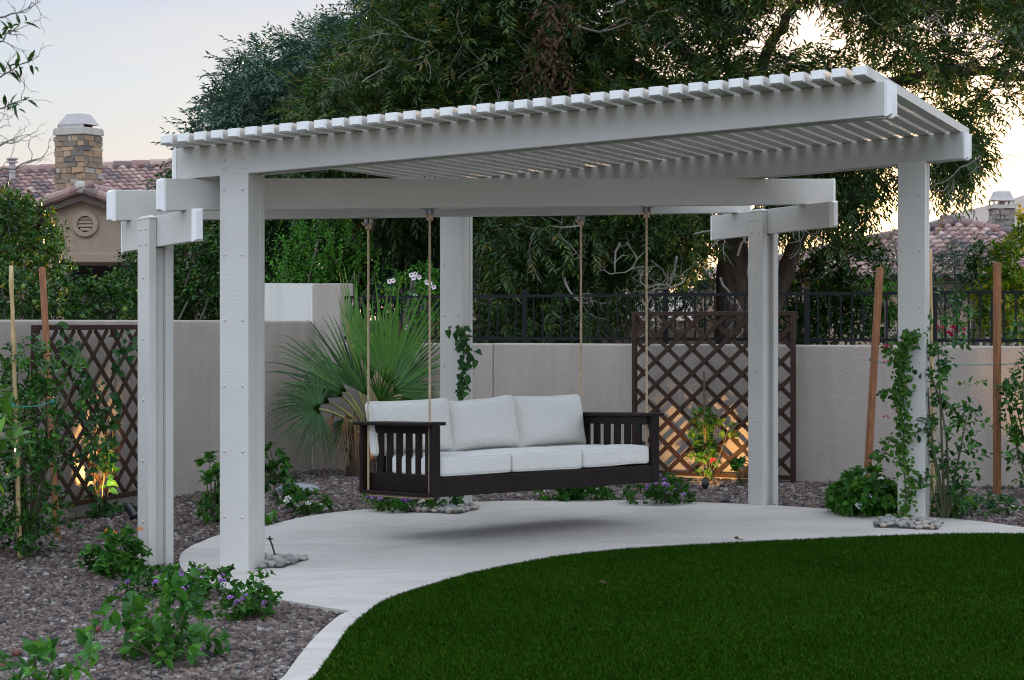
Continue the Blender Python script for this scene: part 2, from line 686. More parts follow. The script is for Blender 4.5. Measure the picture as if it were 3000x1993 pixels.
LEAF = {
    'pecan': mat_leaf('pecan_leaf', [(0, (.008, .028, .005)), (.5, (.026, .068, .010)), (.9, (.066, .125, .015)), (1, (.15, .12, .02))], .40, .28, .4),
    'ash': mat_leaf('ash_leaf', [(0, (0.0099, 0.0330, 0.0187)), (.6, (0.0275, 0.0748, 0.0418)), (1, (0.0660, 0.1375, 0.0825))], .36, .2, .5),
    'citrus': mat_leaf('citrus_leaf', [(0, (0.0060, 0.0288, 0.0024)), (.55, (0.0168, 0.0744, 0.0060)), (.92, (0.0540, 0.1500, 0.0120)), (1, (0.2040, 0.1800, 0.0144))], .38, .25, .35),
    'bright': mat_leaf('bright_leaf', [(0, (0.0180, 0.0900, 0.0060)), (.6, (0.0480, 0.2025, 0.0150)), (1, (0.1050, 0.3000, 0.0270))], .42, .3, .3),
    'lime': mat_leaf('yellow_green_leaf', [(0, (0.0216, 0.0810, 0.0041)), (.6, (0.0743, 0.1890, 0.0095)), (1, (0.3510, 0.3375, 0.0162))], .42, .34, .3),
    'olive': mat_leaf('silver_leaf', [(0, (0.0275, 0.0550, 0.0308)), (.6, (0.0605, 0.1045, 0.0638)), (1, (0.1210, 0.1760, 0.1210))], .45, .22, .35),
    'ficus': mat_leaf('ficus_leaf', [(0, (0.0078, 0.0442, 0.0065)), (.6, (0.0221, 0.1014, 0.0117)), (1, (0.0650, 0.1885, 0.0169))], .38, .28, .35),
    'lantana': mat_leaf('lantana_leaf', [(0, (0.0104, 0.0520, 0.0052)), (.6, (0.0260, 0.1092, 0.0104)), (1, (0.0585, 0.1755, 0.0156))], .6, .25, .2),
    'broad': mat_leaf('broad_leaf', [(0, (0.0150, 0.0750, 0.0100)), (.6, (0.0375, 0.1500, 0.0163)), (1, (0.0875, 0.2500, 0.0275))], .45, .3, .3),
    'vine': mat_leaf('vine_leaf', [(0, (0.0084, 0.0432, 0.0120)), (.6, (0.0216, 0.0888, 0.0168)), (1, (0.0600, 0.1380, 0.0168))], .5, .3, .25),
    'boug': mat_leaf('climber_leaf', [(0, (0.0176, 0.0605, 0.0066)), (.6, (0.0440, 0.1320, 0.0110)), (1, (0.1100, 0.1870, 0.0220))], .5, .3, .25),
    'dead': mat_leaf('dead_leaf', [(0, (.045, .024, .013)), (1, (.11, .062, .034))], .7, .3, .2),
    'palm': mat_leaf('palm_leaf', [(0, (.007, .034, .004)), (.45, (.020, .080, .007)), (.85, (.075, .20, .03)), (1, (.26, .13, .03))], .42, .25, .35),
    'palm_dry': mat_leaf('dry_palm_leaf', [(0, (.12, .065, .03)), (1, (.28, .17, .08))], .7, .2, .2),
}
FLOWER = {
    'purple': mat_leaf('purple_petals', [(0, (.34, .13, .46)), (1, (.54, .30, .66))], .6, .3),
    'white': mat_leaf('white_petals', [(0, (.62, .62, .60)), (1, (.8, .8, .78))], .6, .2),
    'orange': mat_leaf('orange_petals', [(0, (.65, .14, .01)), (1, (.8, .38, .02))], .6, .3),
    'magenta': mat_leaf('magenta_petals', [(0, (.42, .006, .06)), (1, (.62, .02, .11))], .6, .3),
    'throat': mat_leaf('magenta_throat', [(0, (.35, .02, .14)), (1, (.4, .02, .16))], .6, .1),
}
M['fruit'] = mat_simple('green_fruit', (.13, .22, .03), .45, .25, 12)
M['petiole'] = mat_simple('palm_petiole', (.19, .19, .05), .5, .3, 5, stretch=(5, 5, 1))
M['palm_trunk'] = mat_simple('palm_trunk_fibre', (.06, .034, .02), .9, .5, 12, bump=.8, bscale=30, stretch=(3, 3, .8))

# ------------------------------------------------------------------ ground
def in_poly(px, py, poly):
    px, py = np.asarray(px), np.asarray(py)
    inside = np.zeros(px.shape, bool)
    n = len(poly)
    j = n - 1
    for i in range(n):
        xi, yi = poly[i][0], poly[i][1]
        xj, yj = poly[j][0], poly[j][1]
        c = ((yi > py) != (yj > py)) & (px < (xj - xi) * (py - yi) / (yj - yi + 1e-12) + xi)
        inside ^= c
        j = i
    return inside


def smooth_line(pts, k=6):
    """Catmull-Rom through plan points"""
    P = np.array(pts, float)
    P = np.vstack([2 * P[0] - P[1], P, 2 * P[-1] - P[-2]])
    out = []
    for i in range(1, len(P) - 2):
        for t in np.arange(k) / k:
            a, b_, c, d = P[i - 1], P[i], P[i + 1], P[i + 2]
            out.append(.5 * ((2 * b_) + (-a + c) * t + (2 * a - 5 * b_ + 4 * c - d) * t * t + (-a + 3 * b_ - 3 * c + d) * t ** 3))
    out.append(P[-2])
    return np.array(out)


xs = np.concatenate([[-3000, -400, -80, -30], np.linspace(-12, 12, 25), [30, 80, 400, 3000]])
ys = np.concatenate([[-300, -40], np.linspace(0, 26, 27), [60, 150, 600, 4000]])
V, T = [], []
for y in ys:
    for x in xs:
        V.append((x, y, float(G(x, y)) - .022))
nx = len(xs)
for j in range(len(ys) - 1):
    for i in range(nx - 1):
        T.append((j * nx + i, j * nx + i + 1, (j + 1) * nx + i + 1, (j + 1) * nx + i))
struct(npmesh('ground', np.array(V), np.array(T), M['earth']))


def plan(pts_full):
    return np.array([GP(x, y)[:2] for x, y in pts_full])


back = plan([(524, 1648), (534, 1628), (560, 1609), (586, 1598), (645, 1575), (777, 1549), (839, 1534), (932, 1515), (1072, 1500), (1190, 1490), (1402, 1478),
             (1593, 1473.6), (1847, 1473.6), (1988, 1477.5), (2279, 1489), (2618, 1515), (2842, 1533), (3000, 1554)])
back = smooth_line(back, 4)
back = np.vstack([back, [[5.0, 13.75], [6.5, 12.6]]])
lawn_edge = plan([(920, 1993), (966, 1932), (1017, 1856), (1081, 1799), (1144, 1761), (1271, 1719), (1398, 1684), (1525, 1657.5), (1652, 1636),
                  (1843, 1615.7), (2034, 1604), (2288, 1591.5), (2542, 1580), (2797, 1571.5), (3000, 1571.5)])
lawn_edge = smooth_line(lawn_edge, 5)
lawn_edge = np.vstack([[[-1.15, 6.5], [-1.02, 8.0]], lawn_edge, [[5.0, 13.5], [6.5, 12.3]]])
front_left = plan([(528, 1668), (545, 1690), (620, 1722), (700, 1745), (812, 1766), (950, 1791), (1022, 1801)])
patio_poly = np.vstack([back, lawn_edge[::-1][:-14], front_left[::-1]])
kerb_out = plan([(1022, 1801), (990, 1816), (928, 1871), (877, 1932), (833, 1993)])
kerb_out = np.vstack([smooth_line(kerb_out, 4), [[-1.17, 8.0], [-1.30, 6.5]]])
kerb_poly = np.vstack([kerb_out, lawn_edge[:15]])


def slab(name, poly, mat, top, bottom, label=None):
    mb = MB()
    n = len(poly)
    t = [(x, y, float(G(x, y)) + top) for x, y in poly]
    b_ = [(x, y, float(G(x, y)) + bottom) for x, y in poly]
    mb.add(t + b_, [tuple(range(n))] + [(i, n + i, n + (i + 1) % n, (i + 1) % n) for i in range(n)])
    me_o = mb.build(name, mat)
    import bmesh
    bm = bmesh.new()
    bm.from_mesh(me_o.data)
    bmesh.ops.recalc_face_normals(bm, faces=bm.faces)
    bmesh.ops.triangulate(bm, faces=[f for f in bm.faces if len(f.verts) > 4])
    bm.to_mesh(me_o.data)
    bm.free()
    return me_o


struct(slab('patio', patio_poly, M['travertine'], .022, -.06))
struct(slab('kerb_strip', kerb_poly, M['travertine'], .019, -.06))
lawn_poly = np.vstack([lawn_edge, [[6.5, 4.0], [-1.15, 4.0]]])
lawn = struct(slab('lawn_base', lawn_poly, M['turf_base'], .014, -.05))


# ------------------------------------------------------------------ leaves
def tpl(rows, fold=.22, droop=.12):
    """leaf template from rows (t, half width): vertices (t, w, z) and triangles"""
    P = [(0, 0, 0)]
    T = []
    prev = None
    for t, w in rows:
        i = len(P)
        P += [(t, -w, fold * w - droop * t * t), (t, 0, -droop * t * t), (t, w, fold * w - droop * t * t)]
        if prev is None:
            T += [(0, i + 1, i), (0, i + 2, i + 1)]
        else:
            T += [(prev, prev + 1, i + 1), (prev, i + 1, i), (prev + 1, prev + 2, i + 2), (prev + 1, i + 2, i + 1)]
        prev = i
    i = len(P)
    P.append((1, 0, -droop))
    T += [(prev, prev + 1, i), (prev + 1, prev + 2, i)]
    return np.array(P, float), np.array(T)


LT = {'lance': tpl([(.4, .5)], .25, .15),
      'lance2': tpl([(.25, .42), (.6, .4)], .25, .2),
      'oval': tpl([(.3, .45), (.7, .42)], .25, .15),
      'broad': tpl([(.12, .34), (.35, .5), (.65, .36), (.85, .15)], .3, .22),
      'heart': tpl([(-.06, .3), (.12, .5), (.4, .46), (.75, .2)], .25, .2),
      'petal': tpl([(.5, .5)], .2, .0)}


def leaves(P, D, L, W, kind, up=None, tilt=.5):
    """P positions, D axes, L lengths, W widths -> V, T"""
    tp, tt = LT[kind]
    N = len(P)
    D = nrm(D)
    if up is None:
        up = np.array((0, 0, 1.0)) + rng.normal(0, tilt, (N, 3))
    S = nrm(np.cross(D, up))
    Nn = np.cross(S, D)
    L = np.broadcast_to(L, (N,))
    W = np.broadcast_to(W, (N,))
    V = (P[:, None, :] + D[:, None, :] * (tp[None, :, 0, None] * L[:, None, None])
         + S[:, None, :] * (tp[None, :, 1, None] * W[:, None, None]) + Nn[:, None, :] * (tp[None, :, 2, None] * L[:, None, None]))
    m = len(tp)
    Tt = tt[None] + (np.arange(N) * m)[:, None, None]
    return V.reshape(-1, 3), Tt.reshape(-1, 3), m


def sprigs(S, D, Ls, k, L, W, kind, mode='spiral', sag=.3, tint=None, tvar=.25, open_=.9, forward=.5, jit=.25):
    """leafy twigs: starts S, directions D, lengths Ls, k leaves each"""
    N = len(S)
    D = nrm(D)
    Ls = np.broadcast_to(Ls, (N,))
    A = nrm(np.cross(D, np.array((0, 0, 1.0)) + rng.normal(0, .2, (N, 3))))
    B = np.cross(A, D)
    PP, DD, LL, TT, UP = [], [], [], [], []
    base_t = np.full(N, .5) if tint is None else tint
    ph = rng.uniform(0, 6.28, N)
    for j in range(k):
        t = (j + .6) / k
        pos = S + D * (Ls * t)[:, None]
        pos[:, 2] -= sag * Ls * t * t
        if mode == 'pinnate':
            if j == k - 1:
                d = D * 1.0
            else:
                s = 1 if j % 2 else -1
                d = D * forward + A * s * open_
            d = d + np.array((0, 0, -sag))
            UP.append(B)
        else:
            a = ph + j * 2.4
            d = D * forward + (A * np.cos(a)[:, None] + B * np.sin(a)[:, None]) * open_ + np.array((0, 0, .15 - sag * .5))
        d = d + rng.normal(0, jit, (N, 3))
        PP.append(pos)
        DD.append(d)
        LL.append(L * rng.uniform(.7, 1.15, N) * (1 if j < k - 1 or mode == 'pinnate' else .7))
        TT.append(np.clip(base_t + rng.normal(0, tvar, N), 0, 1))
    P, D2, L2, T2 = np.vstack(PP), np.vstack(DD), np.concatenate(LL), np.concatenate(TT)
    up = (np.vstack(UP) + rng.normal(0, .3, P.shape)) if UP else None
    V, T, m = leaves(P, D2, L2, L2 * W / L, kind, up)
    return V, T, np.repeat(T2, m)


def cat(parts):
    V, T, C = [], [], []
    o = 0
    for v, t, c in parts:
        V.append(v)
        T.append(t + o)
        C.append(c)
        o += len(v)
    return np.vstack(V), np.vstack(T), np.concatenate(C)


def in_ellipsoid(n, c, r, shell=.35):
    d = nrm(rng.normal(0, 1, (n, 3)))
    k = (shell + (1 - shell) * rng.random(n)) ** .6
    return np.array(c) + d * k[:, None] * np.array(r), d


def stems_to(mb, base, tips, r0, r1, bend=.15, n=5, seg=5):
    for t in tips:
        base_, t = np.array(base, float), np.array(t, float)
        L = np.linalg.norm(t - base_)
        mid = (base_ + t) / 2 + rng.normal(0, bend, 3) * L * .5
        mid[2] += .1 * L
        s = np.linspace(0, 1, seg)[:, None]
        P = (1 - s) ** 2 * base_ + 2 * s * (1 - s) * mid + s ** 2 * t
        mb.tube(P, np.linspace(r0, r1, seg), n, False)


def twigs(mb, start, d, L, r, depth=2, wig=.5, nseg=7, n=4):
    """a crooked bare branch with side twigs"""
    p = np.array(start, float)
    d = nrm(d)
    pts = [p]
    for i in range(nseg):
        d = nrm(d + rng.normal(0, wig, 3) * .5)
        p = p + d * L / nseg
        pts.append(p)
        if depth > 0 and i > 0 and rng.random() < .75:
            twigs(mb, p, nrm(d + rng.normal(0, .8, 3)), L * rng.uniform(.3, .6), r * .6, depth - 1, wig, max(3, nseg - 2), n)
    mb.tube(pts, np.linspace(r, r * .35, len(pts)), n, False)


# ------------------------------------------------------------------ pergola
TH, PHI = .3426, .6335
uF = np.array((math.cos(TH), -math.sin(TH)))
nF = np.array((math.sin(TH), math.cos(TH)))
gG = np.array((math.cos(PHI), math.sin(PHI)))
vG = np.array((math.sin(PHI), -math.cos(PHI)))


def PZ(q, z):
    return z + .0575 * q[0] - .0087 * (q[1] - 12.5)


def p3(q, z):
    return np.array((q[0], q[1], PZ(q, z)))


def g3(q, dz=0):
    return np.array((q[0], q[1], float(G(q[0], q[1])) + dz))


pA, pB, pC = np.array((-1.6707, 12.9851)), np.array((3.0734, 15.2493)), np.array((-.4086, 16.9997))
pD, pE = np.array((-2.3686, 13.3737)), np.array((2.0314, 16.6355))
zF, zG, zS, zA, zD = 2.8068, 2.6068, 2.4029, 2.612, 2.3828
PW, PDEP = .2031, .2335
pergola = thing('pergola', g3((.3, 14.8)), 'off white slatted pergola of posts and crossing beams over the round stone patio', 'pergola')


def at_px(base, d, px):
    k = (px - 1500) / FPX
    s = (k * base[1] - base[0]) / (d[0] - k * d[1])
    return base + s * d, s


def beam(a, b, nn, T, z0, z1, ends=(1, 1)):
    mb = MB()
    a, b = np.array(a), np.array(b)
    q = [a, b, b + nn * T, a + nn * T]
    mb.hexa([p3(x, z0) for x in q] + [p3(x, z1) for x in q])
    o = mb.build('beam', M['paint'], pergola, bevel=.004)
    d = nrm(b - a)
    for e, s, on in ((a, -1, ends[0]), (b, 1, ends[1])):
        if not on:
            continue
        mc = MB()
        c = [e - nn * .003, e + nn * (T + .003)]
        t = [e + nn * .012 + d * s * .034, e + nn * (T - .012) + d * s * .034]
        f = [x + d * s * .012 for x in c]
        g0 = [x - d * s * .004 for x in c]
        ring = lambda pr, i: [p3(pr[0], z0 - .003 + i), p3(pr[1], z0 - .003 + i), p3(pr[1], z1 + .003 - i), p3(pr[0], z1 + .003 - i)]
        P = ring(g0, 0) + ring(f, 0) + ring(t, .014)
        F = [(3, 2, 1, 0), (8, 9, 10, 11)]
        for r in (0, 4):
            for i in range(4):
                k = (i + 1) % 4
                F.append((r + i, r + k, r + 4 + k, r + 4 + i))
        mc.add(P, F)
        mc.build('end_cap', M['cap'], o)
    return o


def bolt(parent, pos, ax, r=.0095):
    mb = MB()
    mb.lathe(pos, [(r, 0), (r * .95, r * .3), (r * .6, r * .55), (0.001, r * .62)], 10, ax)
    mb.build('bolt', M['paint'], parent, smooth=True)


def sandwich_post(c, ztop):
    """front slab, core, rear slab; c is the front corner on the +u side"""
    root_mb = MB()
    l = c - uF * PW
    lay = [(0, .072, 0), (.0735, .16, .004), (.1615, PDEP, 0)]
    for d0, d1, ins in lay:
        q = [l + uF * ins + nF * d0, c - uF * ins + nF * d0, c - uF * ins + nF * d1, l + uF * ins + nF * d1]
        zt = [p3(x, ztop if ins == 0 else zF - .03) for x in q]
        root_mb.hexa([g3(x, -.05) for x in q] + zt)
    o = root_mb.build('post', M['paint'], pergola, bevel=.004)
    ztw = PZ(c, ztop)
    zb = float(G(*c))
    z = zb + .36
    while z < ztw - .1:
        for f in (.17, .80):
            q = l + uF * PW * f
            bolt(o, (q[0], q[1], z), np.append(-nF, 0))
        z += .416
    return o


for c in (pA, pB, pC):
    sandwich_post(c, zA - .001)

# long double beams carrying the slats
bt = .062
fl, fr = pA - uF * (PW + .3152), pA + uF * 4.0215
rl, rr_ = pC - uF * (PW + .35), pB + uF * .2793
FB = []
for a, b in ((fl, fr), (rl, rr_)):
    for off in (0, PDEP - bt):
        FB.append(beam(a + nF * off, b + nF * off, nF, bt, zF - .1988, zF))
for o, c in ((FB[0], pA), (FB[2], pB)):
    for f in (.17, .80):
        for zz in (.04, .10, .16):
            q = c - uF * PW * (1 - f)
            bolt(o, p3(q, zF - .1988 + zz), np.append(-nF, 0), .011)

# slats
ov = .285
base = pA - nF * ov
_, s0 = at_px(base, uF, 470.7)
_, s1 = at_px(base, uF, 2497.7)
step = (s1 - s0) / 37
depth_n = float(np.dot(pB - pA, nF)) + PDEP + ov + .25
sw_, sh_ = step * .70, .060
for i in range(38):
    a = base + uF * (s0 + i * step)
    q = [a, a + uF * sw_, a + uF * sw_ + nF * depth_n, a + nF * depth_n]
    mb = MB()
    zb, zt = zF + .001, zF + sh_
    P = []
    ins = .011
    for z in (zb, zt):
        P += [p3(x, z) for x in q]
    mb.hexa(P)
    so_ = mb.build('slat', M['paint'], pergola)
    for e, s in ((a, -1), (a + nF * depth_n, 1)):   # bevelled plug at each end
        mb = MB()
        c = [e, e + uF * sw_]
        t = [e + uF * ins + nF * s * .018, e + uF * (sw_ - ins) + nF * s * .018]
        Pq = [p3(c[0], zb), p3(c[1], zb), p3(c[1], zt), p3(c[0], zt),
              p3(t[0], zb + ins * .9), p3(t[1], zb + ins * .9), p3(t[1], zt - ins * .3), p3(t[0], zt - ins * .3)]
        mb.add(Pq, [(4, 5, 6, 7), (0, 1, 5, 4), (1, 2, 6, 5), (2, 3, 7, 6), (3, 0, 4, 7)])
        mb.build('end_plug', M['cap'], so_)

# short posts with their cross arms
wb, st, sT = .1682, .0531, .1785
for c, (dn, df) in ((pD, (.4972, .5138)), (pE, (.7075, .6684))):
    mb = MB()
    far = c - vG * wb
    for o0, o1 in ((0, st), (sT - st, sT)):
        q = [far + gG * o0, c + gG * o0, c + gG * o1, far + gG * o1]
        mb.hexa([g3(x, -.05) for x in q] + [p3(x, zD) for x in q])
        cc = sum(q) / 4
        t = [x + (cc - x) * .28 for x in q]
        q2 = [x + (x - cc) * .03 for x in q]
        mb.hexa([p3(x, zD + .001) for x in q2] + [p3(x, zD + .008) for x in q2])
        mb.hexa([p3(x, zD + .0085) for x in q2] + [p3(x, zD + .026) for x in t])
    q = [far + vG * .04 + gG * (st + .001), c - vG * .04 + gG * (st + .001), c - vG * .04 + gG * (sT - st - .001), far + vG * .04 + gG * (sT - st - .001)]
    mb.hexa([g3(x, -.05) for x in q] + [p3(x, zS - .2027 - .004) for x in q])
    o = mb.build('post', M['paint'], pergola, bevel=.004)
    for f in (.25, .75):
        for zz in (.05, .15):
            q = c - vG * wb * f
            bolt(o, p3(q, zS - .2 + zz - .03), np.append(-gG, 0), .010)
    z = float(G(*c)) + .3
    while z < PZ(c, zS) - .25:
        q = c - vG * wb * .5
        bolt(o, (q[0], q[1], z), np.append(-gG, 0), .011)
        z += .40
    b0 = c + gG * (st + .002)
    beam(b0 - vG * df, b0 + vG * dn, gG, sT - 2 * st - .004, zS - .2027, zS)

# the two beams the swing hangs from
span = float(np.dot(pE - pD, gG))
GT = .076
gbeams = []
for o_, L, R_ in ((.4136, .0897, .3696), (-.3812, .0576, .1914)):
    b = pD + vG * (o_ - GT)
    gbeams.append(beam(b - gG * L, b + gG * (span + R_), vG, GT, zG - .2035, zG - .0005))

# ------------------------------------------------------------------ swing
FLq = np.array((-.57100794, 14.22791556))
SWL, SWD = 1.962, .795
swing = thing('porch_swing', (FLq[0] + gG[0] * SWL / 2 - vG[0] * SWD / 2, FLq[1] + gG[1] * SWL / 2 - vG[1] * SWD / 2, .34),
              'dark brown slat sided porch swing sofa hanging on tan ropes from the pergola', 'swing')


def W(x, y, z):
    q = FLq + gG * x + vG * y
    return np.array((q[0], q[1], z + .007 * x + .03 * y))


def swbox(mb, x0, x1, y0, y1, z0, z1):
    mb.hexa([W(x0, y0, z0), W(x1, y0, z0), W(x1, y1, z0), W(x0, y1, z0), W(x0, y0, z1), W(x1, y0, z1), W(x1, y1, z1), W(x0, y1, z1)])


def swpart(name, *bx, parent=None):
    mb = MB()
    for b in bx:
        swbox(mb, *b)
    return mb.build(name, M['poly'], parent or swing, bevel=.005)


ZB, ZT = .352, .871
for side in (0, 1):
    m = lambda x: x if side == 0 else SWL - x
    def sp(name, x0, x1, *r):
        a, b = sorted((m(x0), m(x1)))
        return swpart(name, (a, b) + r)
    sp('armrest', -.09, .07, -.872, .10, ZT - .024, ZT)
    sp('corner_post', -.045, .025, .056, .096, ZB, ZT - .025)
    sp('corner_post', -.045, .025, -.849, -.809, ZB, ZT - .025)
    sp('top_rail', .018, .046, -.808, .055, ZT - .085, ZT - .026)
    sp('side_panel', .018, .046, -.808, .055, ZB + .025, ZB + .15)
    sp('bottom_ledge', -.044, .048, -.808, .055, ZB - .002, ZB + .024)
    for k in range(6):
        y1 = -.025 - k * .1235
        sp('side_slat', .022, .042, y1 - .07, y1, ZB + .148, ZT - .083)
swpart('front_rail', (.026, SWL - .026, .064, .092, ZB, ZB + .133))
swpart('back_rail', (.026, SWL - .026, -.846, -.815, ZB, ZB + .133))
swpart('seat_deck', (.05, SWL - .05, -.81, .062, ZB + .07, ZB + .10))
swpart('back_top_rail', (.026, SWL - .026, -.846, -.815, .80, .87))
for k in range(15):
    x = .10 + k * (SWL - .2 - .07) / 14
    swpart('back_slat', (x, x + .07, -.842, -.82, ZB + .135, .799))


def rope_path(pts, per=.012):
    pts = np.array(pts, float)
    out = []
    for a, b in zip(pts[:-1], pts[1:]):
        n = max(2, int(np.linalg.norm(b - a) / per))
        out += [a + (b - a) * t for t in np.linspace(0, 1, n, endpoint=False)]
    out.append(pts[-1])
    return np.array(out)


def twisted(mb, path, r=.0052, off=.0048, pitch=.05, n=6):
    d = nrm(np.gradient(path, axis=0))
    s = np.concatenate([[0], np.cumsum(np.linalg.norm(np.diff(path, axis=0), axis=1))])
    sd = nrm(np.cross(d[0], (0.3, .9, .1)))
    S = []
    for i in range(len(path)):
        sd = nrm(sd - d[i] * np.dot(sd, d[i]))
        S.append(sd)
    S = np.array(S)
    Uu = np.cross(d, S)
    for k in range(3):
        a = s / pitch * 2 * np.pi + k * 2 * np.pi / 3
        mb.tube(path + off * (np.cos(a)[:, None] * S + np.sin(a)[:, None] * Uu), r, n)


def hang_z(x, y):
    q = FLq + gG * x + vG * y
    return PZ(q, zG - .2035)


for side in (0, 1):
    x = 0 if side == 0 else SWL
    F0, R0 = FLq + gG * x, FLq + gG * x - vG * SWD
    zf, zr = hang_z(x, 0), hang_z(x, -SWD)
    mb = MB()
    low_f, low_r = W(x, 0, ZB - .012), W(x, -SWD, ZB - .012)
    path = [(F0[0], F0[1], zf - .05), low_f + (0, 0, .012), low_f + np.append(-vG * .02, 0), low_r + np.append(vG * .02, 0), low_r + (0, 0, .012), (R0[0], R0[1], zr - .05)]
    twisted(mb, rope_path(path))
    mb.build('rope', M['rope'], swing, smooth=True)
    for q, z in ((F0, zf), (R0, zr)):
        mb = MB()
        for k in range(3):   # knot: a few wraps
            a = np.linspace(0, 6.6, 22)
            rr = .016
            zc = z - .05 - k * .011
            P = np.stack([q[0] + rr * np.cos(a + k), q[1] + rr * np.sin(a + k), zc + .006 * np.sin(a * 2 + k)], 1)
            mb.tube(P, .0085, 6)
        mb.tube([(q[0] - .01, q[1] - .01, z - .055), (q[0] - .03, q[1] - .02, z - .05), (q[0] - .045, q[1] - .025, z - .036)], .009, 6)
        mb.build('knot', M['rope'], swing, smooth=True)
        mb = MB()
        rot = np.array(((gG[0], vG[0], 0), (gG[1], vG[1], 0), (0, 0, 1)))
        mb.box((q[0], q[1], z - .004), (.115, .06, .006), rot)
        for s in (-1, 1):
            c = np.append(q + gG * s * .022, z - .034)
            mb.box(c, (.006, .04, .053), rot)
        mb.tube([np.append(q - gG * .03, z - .045), np.append(q + gG * .03, z - .045)], .006, 8)
        hg = mb.build('hanger', M['bracket'], pergola)
        for s in (-1, 1):
            mb = MB()
            mb.tube([np.append(q + gG * s * .045, z + .20), np.append(q + gG * s * .045, z + .222)], .006, 6)
            mb.build('bolt_end', M['bracket'], hg)


# cushions
def cushion(name, frame, size, rad, bulge, label, cat_, group, seed, lean=0, nz=18, puff=0):
    """frame(a,b,c) maps cushion coordinates (width, height, thickness) to the world"""
    r = np.random.default_rng(seed)
    h = np.array(size) / 2
    n = nz
    V, T = [], []
    idx = {}
    lin = np.linspace(-1, 1, n + 1)
    lin = np.sign(lin) * (1 - (1 - np.abs(lin)) ** 1.35)
    def vid(p):
        k = tuple(np.round(p, 6))
        if k not in idx:
            idx[k] = len(V)
            V.append(p)
        return idx[k]
    for ax in range(3):
        o = [i for i in range(3) if i != ax]
        for sgn in (-1, 1):
            for i in range(n):
                for j in range(n):
                    quad = []
                    for (a, b) in ((i, j), (i + 1, j), (i + 1, j + 1), (i, j + 1)):
                        p = np.zeros(3)
                        p[ax] = sgn
                        p[o[0]] = lin[a]
                        p[o[1]] = lin[b]
                        quad.append(vid(p))
                    if (sgn > 0) != (ax == 1):
                        T.append(quad)
                    else:
                        T.append(quad[::-1])
    P = np.array(V)
    q = P * h
    core = np.clip(q, -(h - rad), h - rad)
    X = core + nrm(q - core) * rad
    x, y = P[:, 0], P[:, 1]
    f = (1 - np.abs(x) ** 2.4) * (1 - np.abs(y) ** 2.4)
    if puff:
        X[:, 2] *= (1 - puff) + puff * (1 - np.abs(x) ** 3.5) * (1 - np.abs(y) ** 3.5)
        X[:, 0] *= 1 - .035 * (1 - y ** 2)* np.abs(x)
        X[:, 1] *= 1 - .035 * (1 - x ** 2)* np.abs(y)
    X[:, 2] += np.sign(P[:, 2]) * bulge * f
    for k in range(7):   # soft dents and sag
        c = r.uniform(-1, 1, 3) * h
        w = r.uniform(.08, .2)
        g_ = np.exp(-((X - c) ** 2).sum(1) / w ** 2)
        X[:, 2] += r.normal(0, .007) * g_
        X[:, 1] += r.normal(0, .006) * g_
    Wd = np.array([frame(*t) for t in X])
    c = Wd.mean(0)
    c[2] = Wd[:, 2].min()
    o = npmesh(name, Wd, np.array(T), M['fabric'], smooth=True, origin=c)
    # piping round the two broad faces
    mb = MB()
    for s in (-1, 1):
        loop = []
        m_ = 40
        for t in np.linspace(0, 2 * np.pi, m_ * 2, endpoint=False):
            cx, cy = math.cos(t), math.sin(t)
            k = 1 / max(abs(cx), abs(cy)) if True else 1
            sx, sy = cx * k, cy * k
            rr = .86 ** (abs(sx * sy) ** 6)
            i = np.argmin((P[:, 0] - sx) ** 2 + (P[:, 1] - sy) ** 2 + (P[:, 2] - s) ** 2 * .5)
            loop.append(Wd[i])
        L = [loop[0]]
        for p in loop[1:]:
            if np.linalg.norm(p - L[-1]) > .012:
                L.append(p)
        L.append(L[0])
        mb.tube(np.array(L), .004, 5, False)
    pp = mb.build('piping', M['fabric'], o, smooth=True)
    pp.parent = o
    tag(o, label, cat_, group)
    return o


cw = (SWL - .05) / 3
seat_lab = ['white box seat cushion beside the swing arm nearest the palm', 'middle white box seat cushion on the swing', 'white box seat cushion beside the swing arm nearest the brown trellis']
back_lab = ['white back pillow partly hidden behind the swing arm nearest the palm', 'middle white back pillow standing on the swing', 'white back pillow at the swing end nearest the brown trellis']
for k in range(3):
    cx = .025 + cw * (k + .5)
    def fr_seat(a, b, c, cx=cx):
        return W(cx + a, -.245 + b, .559 + c)
    cushion('seat_cushion', fr_seat, (cw - .006, .64, .14), .028, .012, seat_lab[k], 'cushion', 'seat cushions on the swing', 40 + k)
    yaw = (.10, .0, -.02)[k]
    def fr_back(a, b, c, cx=cx, yaw=yaw):
        le = R(13)
        # b is height along the leaning cushion, c thickness towards the front
        y = -.70 - math.sin(le) * (b + .20) * .9 + math.cos(le) * c
        z = .637 + .195 + math.cos(le) * b * .97 - .02 + math.sin(le) * c * .2
        return W(cx + a - .02 + c * 0, y + yaw * a, z)
    cushion('back_pillow', fr_back, (cw + .03, .43, .2), .05, .03, back_lab[k], 'cushion', 'back pillows on the swing', 60 + k, puff=.55)

# ------------------------------------------------------------------ yard walls, fence, trellises
Lw0, Lw1 = np.array((-3.65, 16.75)), GP(916, 1374)[:2]
dL = nrm(Lw1 - Lw0)
nL = np.array((-dL[1], dL[0]))               # away from the yard
Rw0, Rw1 = Lw1.copy(), np.array((4.45, 18.0))
dR = nrm(Rw1 - Rw0)
nR = np.array((-dR[1], dR[0]))               # away from the yard


def wall_mb(a, b, n, th, z0, z1, cap=True):
    mb = MB()
    q = [a, b, b + n * th, a + n * th]
    mb.hexa([(x[0], x[1], z0) for x in q] + [(x[0], x[1], z1) for x in q])
    return mb


def mid3(a, b, z):
    return ((a[0] + b[0]) / 2, (a[1] + b[1]) / 2, z)


